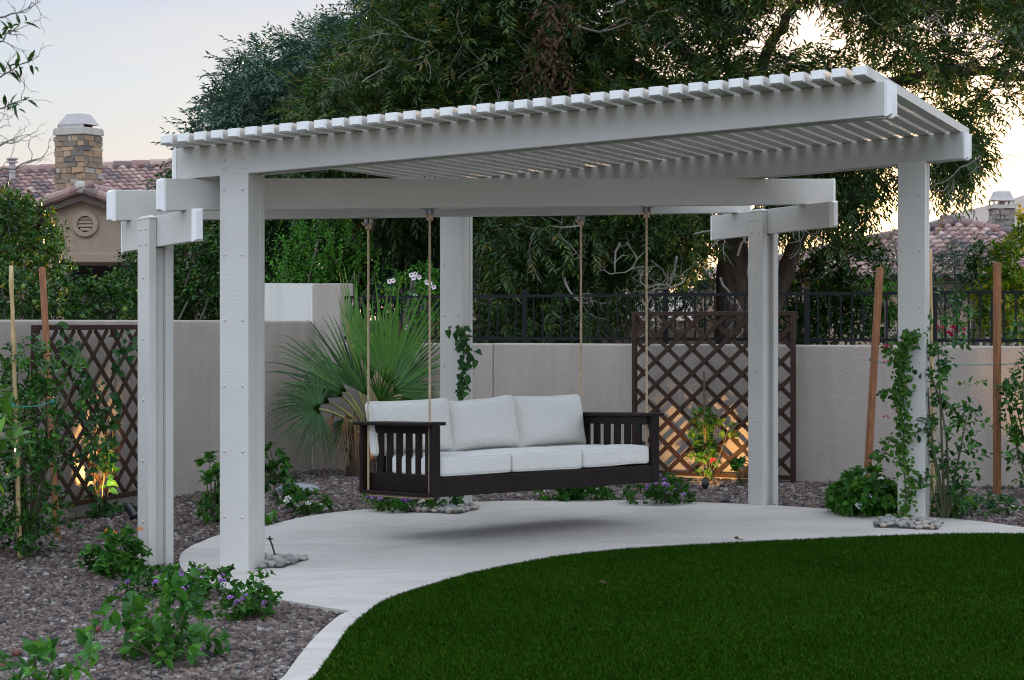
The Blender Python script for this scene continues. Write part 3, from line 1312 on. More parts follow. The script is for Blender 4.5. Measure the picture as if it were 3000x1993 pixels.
a_ = Lw1 - dL * 12.5
o = wall_mb(a_, Lw1 - dL * .002, nL, .2, -.4, 1.585).build('garden_wall', M['stucco'], origin=mid3(a_, Lw1, -.4), bevel=.02)
tag(o, 'tall beige stucco wall carrying the trellis with the heart leaved vine', 'wall')
c_px = at_px(Rw0, dR, 995)[0]
b_ = Rw0 + dR * 12.0
jn = at_px(Rw0, dR, 1443.5)[0]
root = thing('garden_wall', mid3(Rw0, b_, -.4), 'low beige stucco wall under the black iron fence', 'wall')
wall_mb(Rw0, jn - dR * .002, nR, .2, -.4, 1.352).build('wall_section', M['stucco'], root, bevel=.018)
wall_mb(jn + dR * .002, b_, nR, .2, -.4, 1.356).build('wall_section', M['stucco'], root, bevel=.018)
# taller pier at the corner with a pale return wall running away behind the tall wall
root = thing('corner_pier', mid3(Rw0, c_px, 1.35), 'raised stucco wall block at the yard corner with a return tinted pale for sky light', 'wall')
wall_mb(Rw0 + dR * .002 - nR * .003, c_px - nR * .003, nR, .263, -.38, 1.98).build('pier_block', M['stucco'], root, bevel=.012)
e0 = Rw0 + nR * .262
e1 = U(768, 900, 24.4)[:2]
dd = nrm(e1 - Rw0)
nn_ = np.array((-dd[1], dd[0]))
q = [Rw0 + nn_ * 0 - dd * -.004, e1, e1 + np.array((.22, .1)), Rw0 + nR * .25]
mb = MB()
mb.hexa([(x[0], x[1], -.4) for x in q] + [(x[0], x[1], z) for x, z in zip(q, (1.983, 2.035, 2.035, 1.983))])
mb.build('sky_lit_return', M['stucco_sky_lit'], root)  # sky light on this face is put into its pale colour

# iron fence along the low wall
fn0 = Rw0 + nR * .10
fence = thing('iron_fence', mid3(fn0, b_ + nR * .1, 1.36), 'black iron picket fence standing on the low stucco wall', 'fence')
f0 = c_px + nR * .10
f1 = fn0 + dR * 12.0
for z in (1.404, 1.832):
    mb = MB()
    mb.bar((f0[0], f0[1], z), (f1[0], f1[1], z), .03, .03)
    mb.build('rail', M['iron'], fence)
posts_px = (1537, 1950, 2364, 2736)
sposts = [at_px(fn0, dR, p)[1] for p in posts_px]
sposts.append(sposts[-1] + 1.5)
sposts.append(sposts[-1] + 2.4)
s_start = float(np.dot(f0 - fn0, dR))
first_picket = None
pk = []
edges = [s_start - .02] + sposts
for a, b in zip(edges[:-1], edges[1:]):
    n = max(1, int(round((b - a) / .107)))
    pk += [a + (b - a) * i / n for i in range(1, n)]
for s in pk:
    q = fn0 + dR * s
    if first_picket is None:
        mb = MB()
        mb.bar((q[0], q[1], 1.42), (q[0], q[1], 1.816), .016, .016, (1, 0, 0))
        first_picket = mb.build('picket', M['iron'], fence)
        q0 = q
    else:
        c = first_picket.copy()
        sc.collection.objects.link(c)
        c.parent = fence
        c.location = (q[0] - q0[0], q[1] - q0[1], 0)
for s in sposts:
    q = fn0 + dR * s
    mb = MB()
    mb.bar((q[0], q[1], 1.33), (q[0], q[1], 1.875), .05, .05, (1, 0, 0))
    mb.lathe((q[0], q[1], 1.876), [(.036, 0), (.036, .006), (.02, .014), (.001, .02)], 8)
    mb.build('post', M['iron'], fence)


def trellis(base, d, n, s0, s1, z0, z1, legs, px_, pz_, label):
    """framed diagonal lattice; n points to the viewer's side"""
    c = base + d * (s0 + s1) / 2
    root = thing('lattice_trellis', (c[0], c[1], float(G(*c))), label, 'trellis', 'brown metal lattice trellises')
    w = .042

    def P(s, z, o=0.0):
        q = base + d * s + n * o
        return np.array((q[0], q[1], z))
    up = np.append(n, 0)
    mb = MB()
    mb.bar(P(s0, z1 - w / 2), P(s1, z1 - w / 2), .04, w)
    mb.bar(P(s0 + w, z0 + w / 2), P(s1 - w, z0 + w / 2), .04, w)
    for s in (s0 + w / 2, s1 - w / 2):
        mb.bar(P(s, legs), P(s, z1 - w), w, .04, up)
    mb.build('frame', M['trellis'], root, bevel=.003)
    sa, sb, za, zb = s0 + w, s1 - w, z0 + w, z1 - w
    W_, H_ = sb - sa, zb - za
    k = pz_ / px_
    mb = MB()
    for sgn, off in ((1, .006), (-1, -.006)):
        m = -int(H_ / k / px_) - 2 if sgn > 0 else 0
        for i in range(-60, 120):
            x0 = sa + px_ * (i + .3)
            # line: z = za + sgn*k*(x - x0)
            xs_ = sorted(((sa), (sb)))
            xa = x0
            xb = x0 + sgn * H_ / k
            lo, hi = min(xa, xb), max(xa, xb)
            lo2, hi2 = max(lo, sa), min(hi, sb)
            if hi2 - lo2 < .04:
                continue
            zf_ = lambda x: za + sgn * k * (x - x0)
            mb.bar(P(lo2, zf_(lo2), off), P(hi2, zf_(hi2), off), .010, .040, np.cross(np.append(n, 0), P(hi2, zf_(hi2)) - P(lo2, zf_(lo2))))
    mb.build('lattice', M['trellis'], root)
    return P


off = .16
tb = Rw0 - nR * off
t0, t1 = at_px(tb, dR, 1853.5)[1], at_px(tb, dR, 2329.7)[1]
qm = tb + dR * (t0 + t1) / 2
zpx = lambda y, q: CH - (y - HOR) * q[1] / FPX
PRt = trellis(tb, dR, -nR, t0, t1, zpx(1397, qm), zpx(912.5, qm), zpx(1440, qm), at_px(tb, dR, 2126)[1] - at_px(tb, dR, 2053)[1], .232, 'brown metal lattice trellis on the low wall behind the swing arm')
tbl = Lw0 - nL * off
t0, t1 = at_px(tbl, dL, 97)[1], at_px(tbl, dL, 470)[1]
PLt = trellis(tbl, dL, -nL, t0, t1, .08, 1.545, -.02, at_px(tbl, dL, 333)[1] - at_px(tbl, dL, 286)[1], .236, 'brown metal lattice trellis on the tall wall overgrown by a vine')

# ------------------------------------------------------------------ neighbouring houses
def roof_plane(mb, p0, eu, es, width, length, keep=None, pitch=.30, course=.40):
    """S-shaped clay tiles; p0 lower corner, eu along the eave, es up the slope"""
    eu, es = nrm(eu), nrm(es)
    nn = nrm(np.cross(eu, es))
    if nn[2] < 0:
        nn = -nn
    prof = []
    for k in range(6):
        a = math.pi * k / 5
        prof.append((.30 - .30 * math.cos(a), .26 * math.sin(a)))
    prof += [(.72, -.07), (.86, -.09), (1.0, -.01)]
    nxx, ny = int(width / pitch), int(length / course)
    for j in range(ny):
        for i in range(nxx):
            if keep and not keep((i + .5) * pitch, (j + .4) * course):
                continue
            mb.cur = float(np.clip(random.betavariate(2.2, 2.2) + random.gauss(0, .12), 0, 1))
            P = []
            for v, lift in ((-.04, .045), (course + .03, .0)):
                for x, z in prof:
                    P.append(np.array(p0) + eu * (i + x) * pitch + es * (j * course + v) + nn * (z * pitch + lift))
            n = len(prof)
            F = [(k, k + 1, n + k + 1, n + k) for k in range(n - 1)]
            for x, z in prof:
                P.append(np.array(p0) + eu * (i + x) * pitch + es * (j * course - .04) + nn * (z * pitch + .015))
            F += [(2 * n + k, 2 * n + k + 1, k + 1, k) for k in range(n - 1)]
            mb.add(P, F)
    mb.cur = .3


def barrel_row(mb, a, b, r=.11, L=.42):
    """overlapping half-round tiles along a ridge, hip or rake"""
    a, b = np.array(a, float), np.array(b, float)
    d = nrm(b - a)
    n = int(np.linalg.norm(b - a) / L)
    for i in range(n + 1):
        mb.cur = random.random()
        p = a + d * L * i
        mb.tube([p, p + d * (L + .05)], [r, r * .82], 10)
    mb.cur = .3


def chimney_stack(mb_stone, c, w, d, z0, z1, rot):
    """rubble courses round a core"""
    z = z0
    while z < z1 - .03:
        h = min(random.uniform(.05, .15), z1 - z)
        for face in range(4):
            ang = rot + face * math.pi / 2
            wx = w if face % 2 == 0 else d
            dep = d if face % 2 == 0 else w
            ex = np.array((math.cos(ang), math.sin(ang), 0))
            ey = np.array((-math.sin(ang), math.cos(ang), 0))
            x = -wx / 2 - .02
            while x < wx / 2:
                L = random.uniform(.12, .42)
                x1 = min(x + L, wx / 2 + .02)
                if x1 - x > .04:
                    mb_stone.cur = float(np.clip(random.gauss(.55, .28), 0, 1))
                    t = random.uniform(.01, .07)
                    g_ = .008
                    P = []
                    for zz in (z + g_, z + h - g_):
                        for xx, yy in ((x + g_, 0), (x1 - g_, 0), (x1 - g_ - .012, t), (x + g_ + .012, t)):
                            q = np.array(c) + ex * (xx + random.gauss(0, .006)) - ey * (-(dep / 2) - yy + .01) * 1.0
                            P.append((q[0], q[1], zz + random.gauss(0, .006)))
                    mb_stone.hexa(P)
                x = x1
        z += h


# house beyond the tall wall
hx = U(250, 900, 46)
house = thing('house', (hx[0], hx[1], 0), 'tan stucco house with red clay tile roof and a stone chimney', 'house', 'neighbouring houses')
rl0, rr0 = U(-260, 521, 50), U(760, 474, 50)
es = nrm(np.array((0, 3.4, 1.0)))
Lr = 6.0
p0 = rl0 - es * Lr
mb = MB()
roof_plane(mb, p0, rr0 - rl0, es, np.linalg.norm(rr0 - rl0), Lr)
roof_o = mb.build('roof', M['tile'], house)
mb = MB()
barrel_row(mb, rl0 + (0, 0, .06), rr0 + (0, 0, .06), .13, .45)
mb.build('ridge_tiles', M['tile'], roof_o)
mb = MB()
q = [p0 - (0, 0, .06), p0 + (rr0 - rl0) - (0, 0, .06), rr0 - (0, 0, .06), rl0 - (0, 0, .06)]
mb.poly(q)
bk = nrm(np.array((0, 3.4, -1.0))) * Lr
mb.poly([rl0 - (0, 0, .06), rr0 - (0, 0, .06), rr0 + bk, rl0 + bk])
mb.build('roof_deck', M['fascia'], roof_o)
mb = MB()
mb.box((p0[0] + 4.2, p0[1] + 3.9, p0[2] / 2 - .1), (8.2, 6.6, p0[2] + .2))
mb.build('wall', M['stucco_house'], house)
# front wing with the round vent
ap = U(238, 560, 41.8)
ap_b = np.array((ap[0] + .55, 48.2, ap[2]))
yd = nrm(ap_b - ap)
for sgn in (-1, 1):
    slope = nrm(np.array((-sgn * 1.0, 0, .345)))     # up the slope toward the ridge
    Ls = 2.35 if sgn < 0 else 2.5
    mb = MB()
    e0_ = ap - slope * Ls
    if sgn < 0:
        roof_plane(mb, ap_b - slope * Ls, -yd, slope, np.linalg.norm(ap_b - ap), Ls)
    else:
        roof_plane(mb, e0_, yd, slope, np.linalg.norm(ap_b - ap), Ls)
    ro = mb.build('wing_roof', M['tile'], house)
    mb = MB()
    barrel_row(mb, e0_ + (0, -.02, .05), ap + (0, -.02, .05), .115, .43)
    mb.build('rake_tiles', M['tile'], ro)
    mb = MB()
    mb.hexa([e0_ + (0, 0, -.2), ap + (0, 0, -.2), ap + (0, .06, -.2), e0_ + (0, .06, -.2), e0_ + (0, 0, -.03), ap + (0, 0, -.03), ap + (0, .06, -.03), e0_ + (0, .06, -.03)])
    mb.build('fascia', M['fascia'], ro)
mb = MB()
barrel_row(mb, ap + (0, 0, .09), ap_b + (0, 0, .09), .13, .45)
mb.build('ridge_tiles', M['tile'], house)
mb = MB()
mb.lathe(ap + (0, -.06, .07), [(.10, -.06), (.135, -.02), (.14, .10), (.08, .18)], 12, (0, 1, 0))
mb.build('mortar_patch', M['cement'], house, smooth=True)
gy = 42.0
gx0, gx1 = U(140, 0, gy)[0], U(520, 0, gy)[0]
gz1 = U(0, 770, gy)[2]
apz = ap[2] - .19
xa = ap[0]
mb = MB()
top = lambda x: apz - abs(x - xa) * .345
pf = [(gx0, gy, gz1), (gx1, gy, gz1), (gx1, gy, top(gx1)), (xa, gy, apz), (gx0, gy, top(gx0))]
pb = [(x, y + .3, z) for x, y, z in pf]
mb.add(pf + pb, [(0, 1, 2, 3, 4), (9, 8, 7, 6, 5)] + [(i, 5 + i, 5 + (i + 1) % 5, (i + 1) % 5) for i in range(5)])
mb.build('gable_wall', M['stucco_house'], house)
mb = MB()
mb.box(((gx0 + gx1) / 2, gy - .03, gz1 + .10), (gx1 - gx0 + .08, .12, .20))
mb.build('band', M['stucco_house'], house, bevel=.02)
mb = MB()
mb.box(((gx0 + gx1) / 2, gy + 2.2, gz1 / 2), (gx1 - gx0, .1, gz1))
mb.build('porch_shade_panel', M['dark'], house)  # black back panel paints in the porch's shade
for xx in (gx0 + .2, gx1 - .2):
    mb = MB()
    mb.box((xx, gy + .15, gz1 / 2), (.4, .4, gz1 - .004))
    mb.build('porch_column', M['stucco_house'], house)
vc = U(251, 657, gy) - (0, .0, 0)
mb = MB()
mb.lathe(vc, [(.165, 0), (.165, .07), (.255, .07), (.27, .05), (.27, 0)], 32, (0, -1, 0))
vent = mb.build('round_vent', M['stucco_house'], house)
mb = MB()
mb.lathe(vc, [(.166, -.002), (.166, .004)], 24, (0, -1, 0))
mb.build('opening', M['dark'], vent)  # black disc in place of the shade inside the vent
for k in range(4):
    z = -.12 + k * .075
    hw = math.sqrt(max(.0, .16 ** 2 - z ** 2))
    mb = MB()
    mb.hexa([vc + (-hw, -.03, z - .02), vc + (hw, -.03, z - .02), vc + (hw, -.006, z + .025), vc + (-hw, -.006, z + .025),
             vc + (-hw, -.04, z - .005), vc + (hw, -.04, z - .005), vc + (hw, -.012, z + .045), vc + (-hw, -.012, z + .045)])
    mb.build('louver', M['stucco_house'], vent)
cc = U(230, 700, 46.2)
ztop, zbot = U(0, 398, 46.2)[2], U(0, 575, 46.2)[2]
mb = MB()
rot_c = R(-28)
chw, chd = .80, .62
rm = np.array(((math.cos(rot_c), -math.sin(rot_c), 0), (math.sin(rot_c), math.cos(rot_c), 0), (0, 0, 1)))
mb.box((cc[0], cc[1], (zbot + ztop) / 2 - .4), (chw, chd, ztop - zbot + .8), rm)
ch = mb.build('chimney', M['mortar'], house)
mb = MB()
chimney_stack(mb, (cc[0], cc[1], 0), chw, chd, zbot - .5, ztop, rot_c)
mb.build('stonework', M['stone'], ch)
mb = MB()
mb.box((cc[0], cc[1], ztop + .06), (chw + .09, chd + .09, .12), rm)
mb.box((cc[0], cc[1], ztop + .14), (chw + .06, chd + .06, .04), rm)
mb.build('crown', M['cement'], ch, bevel=.01)
mb = MB()


def ring(w, d, z):
    return [np.array((cc[0], cc[1], 0)) + rm @ np.array((x * w / 2, y * d / 2, z)) for x, y in ((-1, -1), (1, -1), (1, 1), (-1, 1))]


rs = [ring(chw - .06, chd - .05, ztop + .235), ring(chw - .10, chd - .08, ztop + .265), ring(chw - .22, chd - .18, ztop + .36), ring(chw - .32, chd - .26, ztop + .435), ring(chw - .38, chd - .30, ztop + .48)]
P = sum(rs, [])
F = []
for i in range(4):
    for k in range(4):
        F.append((i * 4 + k, i * 4 + (k + 1) % 4, i * 4 + 4 + (k + 1) % 4, i * 4 + 4 + k))
F.append((16, 17, 18, 19))
mb.add(P, F)
mb.box(np.array((cc[0], cc[1], ztop + .195)) + rm @ np.array((-(chw / 2 - .05), 0, 0)), (.03, chd - .06, .075), rm)
mb.box(np.array((cc[0], cc[1], ztop + .195)) + rm @ np.array((0, -(chd / 2 - .045), 0)), (chw - .08, .03, .075), rm)
mb.build('hood', M['metal_hood'], ch)
mb = MB()
mb.box((cc[0], cc[1], ztop + .195), (chw - .3, chd - .25, .07), rm)
mb.build('hood_shade_core', M['dark'], ch)  # dark core box gives the hood slot its shade by colour
vp = U(36, 530, 49)
mb = MB()
mb.lathe(vp - (0, 0, .3), [(.11, 0), (.08, .3), (.075, .42), (.075, .72), (.13, .73), (.13, .77), (.075, .78), (.14, .81), (.14, .84), (.01, .86)], 12)
mb.build('vent_pipe', M['metal_hood'], house)

# house seen past the end post
pk_ = U(2803, 655, 58)
hz = 2.74
house2 = thing('house', (12.5, 60, 0), 'distant house with pale pink tile hip roof and grey block chimney', 'house', 'neighbouring houses')
ev_l, ev_r = np.array((5.0, 53.0, hz)), np.array((18.2, 53.0, hz))
es = nrm(np.array((0, pk_[1] - 53.0, pk_[2] - hz)))
Ls = math.hypot(pk_[1] - 53.0, pk_[2] - hz)
tri = [(0, 0), (13.2, 0), (pk_[0] - 5.0, Ls + .2)]
mb = MB()
roof_plane(mb, ev_l, (1, 0, 0), es, 13.2, Ls, lambda a, b: bool(in_poly(a, b, tri)), .34, .42)
ro = mb.build('roof', M['tile'], house2)
mb = MB()
barrel_row(mb, ev_l + (0, 0, .08), pk_ + (0, 0, .08), .13, .45)
barrel_row(mb, ev_r + (0, 0, .08), pk_ + (0, 0, .08), .13, .45)
mb.build('hip_tiles', M['tile'], ro)
mb = MB()
bl, br_ = np.array((5.0, 63.0, hz)), np.array((18.2, 63.0, hz))
dz = np.array((0, 0, -.05))
mb.poly([ev_l + dz, ev_r + dz, pk_ + dz])
mb.poly([ev_r + dz, br_ + dz, pk_ + dz])
mb.poly([br_ + dz, bl + dz, pk_ + dz])
mb.poly([bl + dz, ev_l + dz, pk_ + dz])
mb.build('roof_deck', M['fascia'], ro)
mb = MB()
mb.box((11.6, 58, hz / 2 - .1), (12.2, 9.0, hz))
mb.build('wall', M['stucco_house'], house2)
c2 = U(2934, 700, 59)
zt2, zb2 = U(0, 612, 59)[2], U(0, 700, 59)[2]
mb = MB()
mb.box((c2[0], c2[1], (zt2 + zb2) / 2 - .6), (.54, .54, zt2 - zb2 + 1.2))
ch2 = mb.build('chimney', M['mortar'], house2)
mb = MB()
chimney_stack(mb, (c2[0], c2[1], 0), .54, .54, zb2 - .6, zt2, R(8))
mb.build('stonework', mat_tint('grey_block', [(0, (.16, .14, .12)), (1, (.30, .26, .22))], .9), ch2)
mb = MB()
mb.box((c2[0], c2[1], zt2 + .05), (.70, .70, .10))
mb.build('crown', M['cement'], ch2)
mb = MB()
cc = c2
rm = np.eye(3)
rs = [ring(.66, .66, zt2 + .22), ring(.54, .54, zt2 + .32), ring(.40, .40, zt2 + .50)]
P = sum(rs, [])
F = [(i * 4 + k, i * 4 + (k + 1) % 4, i * 4 + 4 + (k + 1) % 4, i * 4 + 4 + k) for i in range(2) for k in range(4)] + [(8, 9, 10, 11)]
mb.add(P, F)
for sx in (-1, 1):
    for sy in (-1, 1):
        mb.box((c2[0] + sx * .28, c2[1] + sy * .28, zt2 + .16), (.05, .05, .13))
mb.box((c2[0], c2[1], zt2 + .16), (.16, .16, .13))
mb.build('hood', M['metal_hood'], ch2)

# cream house glimpsed through the trees
hx = U(1450, 800, 40)
house3 = thing('house', (hx[0], 41, 0), 'cream stucco house glimpsed through dark trees behind the back post', 'house', 'neighbouring houses')
x0, x1 = U(1180, 0, 40)[0], U(1760, 0, 40)[0]
zt = U(0, 640, 40)[2]
mb = MB()
mb.box(((x0 + x1) / 2, 42, zt / 2), (x1 - x0, 4, zt))
wl_ = mb.build('wall', M['stucco_cream'], house3)
mb = MB()
mb.box(((x0 + x1) / 2, 42, zt + .12), (x1 - x0 + .8, 4.8, .24))
mb.build('roof', M['fascia'], house3)
mb = MB()
wc = U(1500, 800, 40)
mb.box((wc[0], 39.99, wc[2]), (.9, .06, 1.0))
wo_ = mb.build('window', M['glass'], house3)
mb = MB()
for sx in (-1, 1):
    mb.box((wc[0] + sx * .49, 39.97, wc[2]), (.08, .1, 1.16))
for sz in (-1, 1):
    mb.box((wc[0], 39.97, wc[2] + sz * .54), (.896, .1, .08))
mb.box((wc[0], 39.965, wc[2]), (.04, .05, .996))
mb.build('frame', M['cement'], wo_)

bw0, bw1 = U(1020, 0, 32)[0], U(2420, 0, 32)[0]
mb = MB()
mb.box(((bw0 + bw1) / 2, 32.1, .55), (bw1 - bw0, .2, 2.1))
tag(mb.build('block_wall', M['block'], origin=((bw0 + bw1) / 2, 32.1, -.5)), 'stained tan block wall behind the fence and the big tree', 'wall')
bw0, bw1 = U(2620, 0, 36)[0], U(3300, 0, 36)[0]
mb = MB()
mb.box(((bw0 + bw1) / 2, 36.1, .45), (bw1 - bw0, .2, 2.0))
tag(mb.build('block_wall', M['stucco'], origin=((bw0 + bw1) / 2, 36.1, -.5)), 'pale boundary wall behind the red roses', 'wall')

# far hillside
V, T = [], []
hp = [(1500, 946), (2100, 830), (2500, 760), (2700, 655), (2800, 625), (2900, 600), (3000, 572), (3200, 520), (3600, 470), (4200, 560), (5200, 800), (6000, 940)]
n = 60
xs_ = np.linspace(1500, 6000, n)
zs_ = np.interp(xs_, [p[0] for p in hp], [p[1] for p in hp]) + rng.normal(0, 3, n)
for i in range(n):
    p = U(xs_[i], zs_[i], 1500)
    V += [(p[0], 1100, -3), (p[0], 1300, max(0, p[2] * .45 + rng.normal(0, 2))), p, (p[0], 2400, -3)]
for i in range(n - 1):
    for k in range(3):
        T.append((i * 4 + k, i * 4 + 4 + k, i * 4 + 5 + k, i * 4 + 1 + k))
struct(npmesh('hill', np.array(V), np.array(T), M['hill'], smooth=True))

# ------------------------------------------------------------------ plants
def blobs_m(bl):
    """(xd, yd, Y, rx, ry, rz) -> centre and radii in metres"""
    out = []
    for xd, yd, Y, rx, ry, rz in bl:
        s = K * Y / FPX
        out.append((UD(xd, yd, Y), np.array((rx * s, rz, ry * s))))
    return out


def foliage(bl, dens, Ls, k, L, W, kind, mode='spiral', sag=.25, upb=.35, tvar=.22, shell=.35, jit=.25, tb=(.5, .2), floor=True, open_=.9, forward=.5):
    parts = []
    tips = []
    for c, r in blobs_m(bl):
        n = max(3, int(dens * (r[0] * r[2] + r[0] * r[1] + r[1] * r[2]) * 4.2))
        S, d = in_ellipsoid(n, c, r, shell)
        if floor:
            gz = G(S[:, 0], S[:, 1]) + .02
            S[:, 2] = np.maximum(S[:, 2], gz)
        D = d * .8 + np.array((0, 0, upb)) + rng.normal(0, .35, (n, 3))
        tint = np.clip(rng.normal(tb[0], tb[1], n), 0, 1)
        parts.append(sprigs(S, D, Ls * rng.uniform(.6, 1.2, n), k, L, W, kind, mode, sag, tint, tvar, open_, forward, jit))
        tips.append(S[::max(1, n // 12)])
    return cat(parts), np.vstack(tips)


def flower_head(parent, pos, r, mk, n=16, kind='petal', flat=.5, facing=(0, -.4, 1)):
    d = nrm(rng.normal(0, 1, (n, 3)) * (1, 1, flat) + np.array(facing) * .5)
    P = np.array(pos) + d * r * .35
    V, T, m = leaves(P, d + rng.normal(0, .15, (n, 3)), r * .8, r * .75, kind, None, .8)
    return npmesh('flower', V, T, FLOWER[mk], parent, np.repeat(rng.random(n), m))


def shrub(name, label, cat_, base, bl, mat, dens, Ls, k, L, W, kind, group=None, stem_r=.008, flowers=(), stem_mat='stem', nst=8, **kw):
    root = thing(name, base, label, cat_, group)
    (V, T, C), tips = foliage(bl, dens, Ls, k, L, W, kind, **kw)
    npmesh('foliage', V, T, LEAF[mat], root, C)
    if nst:
        mb = MB()
        sel = tips[rng.choice(len(tips), min(nst, len(tips)), replace=False)]
        b = np.array(base) - (0, 0, .03)
        stems_to(mb, b, sel, stem_r, stem_r * .4)
        mb.build('stems', M[stem_mat], root)
    for f in flowers:
        flower_head(root, *f)
    return root


def yb(xd, yd):
    return GD(xd, yd)


# --- trees behind the walls
def crown_poly(poly, Y0, Y1, ncl, rcl, ncomp, leaflets, Ls, L, W, kind, sag, mode='pinnate', tb=(.5, .2), tvar=.16, jit=.2, tclump=.12, dens_fn=None, open_=.85, forward=.6):
    poly = np.array(poly, float)
    x0, y0 = poly.min(0)
    x1, y1 = poly.max(0)
    Ss, Ds, Ts = [], [], []
    centres = []
    cnt = 0
    while cnt < ncl:
        x, y = rng.uniform(x0, x1), rng.uniform(y0, y1)
        if not in_poly(x, y, poly):
            continue
        if dens_fn is not None and rng.random() > dens_fn(x, y):
            continue
        Y = rng.uniform(Y0, Y1)
        c = UD(x, y, Y)
        centres.append(c)
        r = rcl * rng.uniform(.6, 1.2)
        n = max(4, int(ncomp * rng.uniform(.6, 1.4)))
        S, d = in_ellipsoid(n, c, (r, r, r * .75), .1)
        Ss.append(S)
        Ds.append(d * .9 + np.array((0, 0, -.1)) + rng.normal(0, .4, (n, 3)))
        Ts.append(np.clip(rng.normal(tb[0], tb[1], n) + rng.normal(0, tclump), 0, 1))
        cnt += 1
    S, D, Tn = np.vstack(Ss), np.vstack(Ds), np.concatenate(Ts)
    return sprigs(S, D, Ls * rng.uniform(.7, 1.2, len(S)), leaflets, L, W, kind, mode, sag, Tn, tvar, open_, forward, jit), np.array(centres)


def branch_path(pts, wob=.12, k=5):
    P = smooth_line([tuple(p) for p in pts], k) if len(pts) > 2 else np.array(pts)
    P = P + rng.normal(0, wob, P.shape) * np.linspace(.2, 1, len(P))[:, None] * .4
    return P


# blue green ash tree
root = thing('ash_tree', (UD(640, 800, 34)[0], 34, .2), 'dark blue green leafy tree rising behind the house end of the pergola', 'tree', 'trees beyond the walls')
ash_poly = [(475, 330), (468, 306), (495, 300), (532, 290), (525, 240), (550, 205), (530, 180), (550, 155), (585, 160), (600, 132), (640, 138), (670, 108), (715, 104), (760, 88), (812, 76),
            (840, 8), (980, 0), (980, 420), (420, 420)]
(V, T, C), cen = crown_poly(ash_poly, 31.5, 37, 430, .52, 22, 9, .32, .125, .034, 'lance', .2, tb=(.5, .2))
npmesh('crown', V, T, LEAF['ash'], root, C)
mb = MB()
tb_ = np.array((UD(640, 800, 34)[0], 34, .1))
hub = UD(650, 330, 34)
mb.tube(branch_path([tb_, tb_ * .5 + hub * .5 + (.15, 0, 0), hub]), np.linspace(.24, .16, 11), 10)
for c in cen[::14]:
    stems_to(mb, hub, [c], .07, .012, .2, 6, 7)
mb.build('trunk', M['bark'], root, smooth=True)

# big pecan
tx = GD(1690, 800)
trb = np.array((UD(1690, 800, 26)[0], 26, .05))
root = thing('pecan_tree', trb, 'big spreading pecan tree with a thick furrowed trunk towering over the pergola', 'tree', 'trees beyond the walls')
pecan = root
parts = []


def gapfn(x, y):
    # openings where the bright sky shows through the crown
    g = 1.0
    for cx, cy, rx, ry in ((1840, 70, 80, 55), (1930, 118, 80, 46), (1760, 95, 46, 50), (1490, 150, 44, 66), (1850, 15, 90, 30), (2170, 250, 70, 60), (2250, 90, 80, 56), (2120, 60, 60, 36),
                           (1570, 60, 38, 38), (2320, 200, 70, 70), (2010, 140, 44, 30), (1960, 490, 80, 55), (1850, 560, 44, 24), (2040, 440, 40, 50), (1380, 20, 40, 26), (1650, 140, 30, 40)):
        e = ((x - cx) / (rx + 34)) ** 2 + ((y - cy) / (ry + 28)) ** 2
        g *= 1 - .88 * math.exp(-e ** 2)
    return g


upper = [(880, -200), (872, 20), (870, 80), (805, 120), (785, 170), (740, 200), (705, 225), (700, 265), (720, 330), (1000, 330), (1500, 270), (1900, 220), (2050, 170), (2110, 200), (2190, 260),
         (2255, 310), (2275, 260), (2280, 190), (2420, 190), (2420, -200)]
p1, cen1 = crown_poly(upper, 22.5, 30, 1500, .36, 15, 11, .26, .098, .030, 'lance2', .12, tb=(.5, .2), dens_fn=gapfn)
parts.append(p1)
low = [(1090, 500), (1120, 470), (1640, 440), (1620, 560), (1560, 600), (1470, 640), (1400, 700), (1300, 760), (1180, 775), (1130, 740), (1180, 690), (1150, 620), (1100, 560)]
p2, cen2 = crown_poly(low, 22.6, 28, 230, .38, 18, 11, .27, .10, .030, 'lance2', .3, tb=(.45, .2))
parts.append(p2)
rgt = [(1800, 400), (2060, 380), (2060, 460), (2020, 505), (1960, 545), (1900, 570), (1860, 540), (1800, 500)]
p3_, cen3 = crown_poly(rgt, 24, 29, 110, .32, 13, 11, .26, .098, .029, 'lance2', .5, tb=(.4, .2), dens_fn=gapfn)
parts.append(p3_)
hang = [(2120, 230), (2250, 310), (2262, 350), (2240, 385), (2225, 420), (2205, 450), (2165, 430), (2150, 395), (2200, 330)]
p4, cen4 = crown_poly(hang, 23.5, 26, 44, .2, 9, 10, .23, .095, .028, 'lance2', .6, tb=(.55, .2))
parts.append(p4)
mid_ = [(700, 380), (1090, 400), (1080, 520), (900, 520), (700, 480)]
p5, cen5 = crown_poly(mid_, 26, 30, 110, .45, 18, 9, .30, .12, .034, 'lance2', .5, tb=(.4, .2))
parts.append(p5)
V, T, C = cat(parts)
npmesh('crown', V, T, LEAF['pecan'], root, C)
S, d = in_ellipsoid(26, UD(1275, 60, 22.3), (.20, .2, .42), .1)
S2, d2 = in_ellipsoid(24, UD(1270, 165, 22.3), (.22, .2, .2), .1)
V, T, C = sprigs(np.vstack([S, S2]), np.vstack([d, d2]) - (0, 0, .5), .25, 7, .10, .035, 'lance2', 'pinnate', .8)
npmesh('dead_foliage', V, T, LEAF['dead'], root, C)
mb = MB()
fork = UD(1700, 420, 26)
mb.tube(branch_path([trb - (0, 0, .3), UD(1688, 700, 26), UD(1690, 560, 26), fork], .03, 6), np.linspace(.235, .16, 19), 16)
mb.tube(branch_path([trb + (.1, .1, .2), UD(1795, 680, 26.2), UD(1835, 560, 26.3), UD(1900, 430, 26.2), UD(2060, 260, 26)], .05, 6), np.linspace(.13, .07, 25), 10)
mb.build('trunk', M['bark'], root, smooth=True)
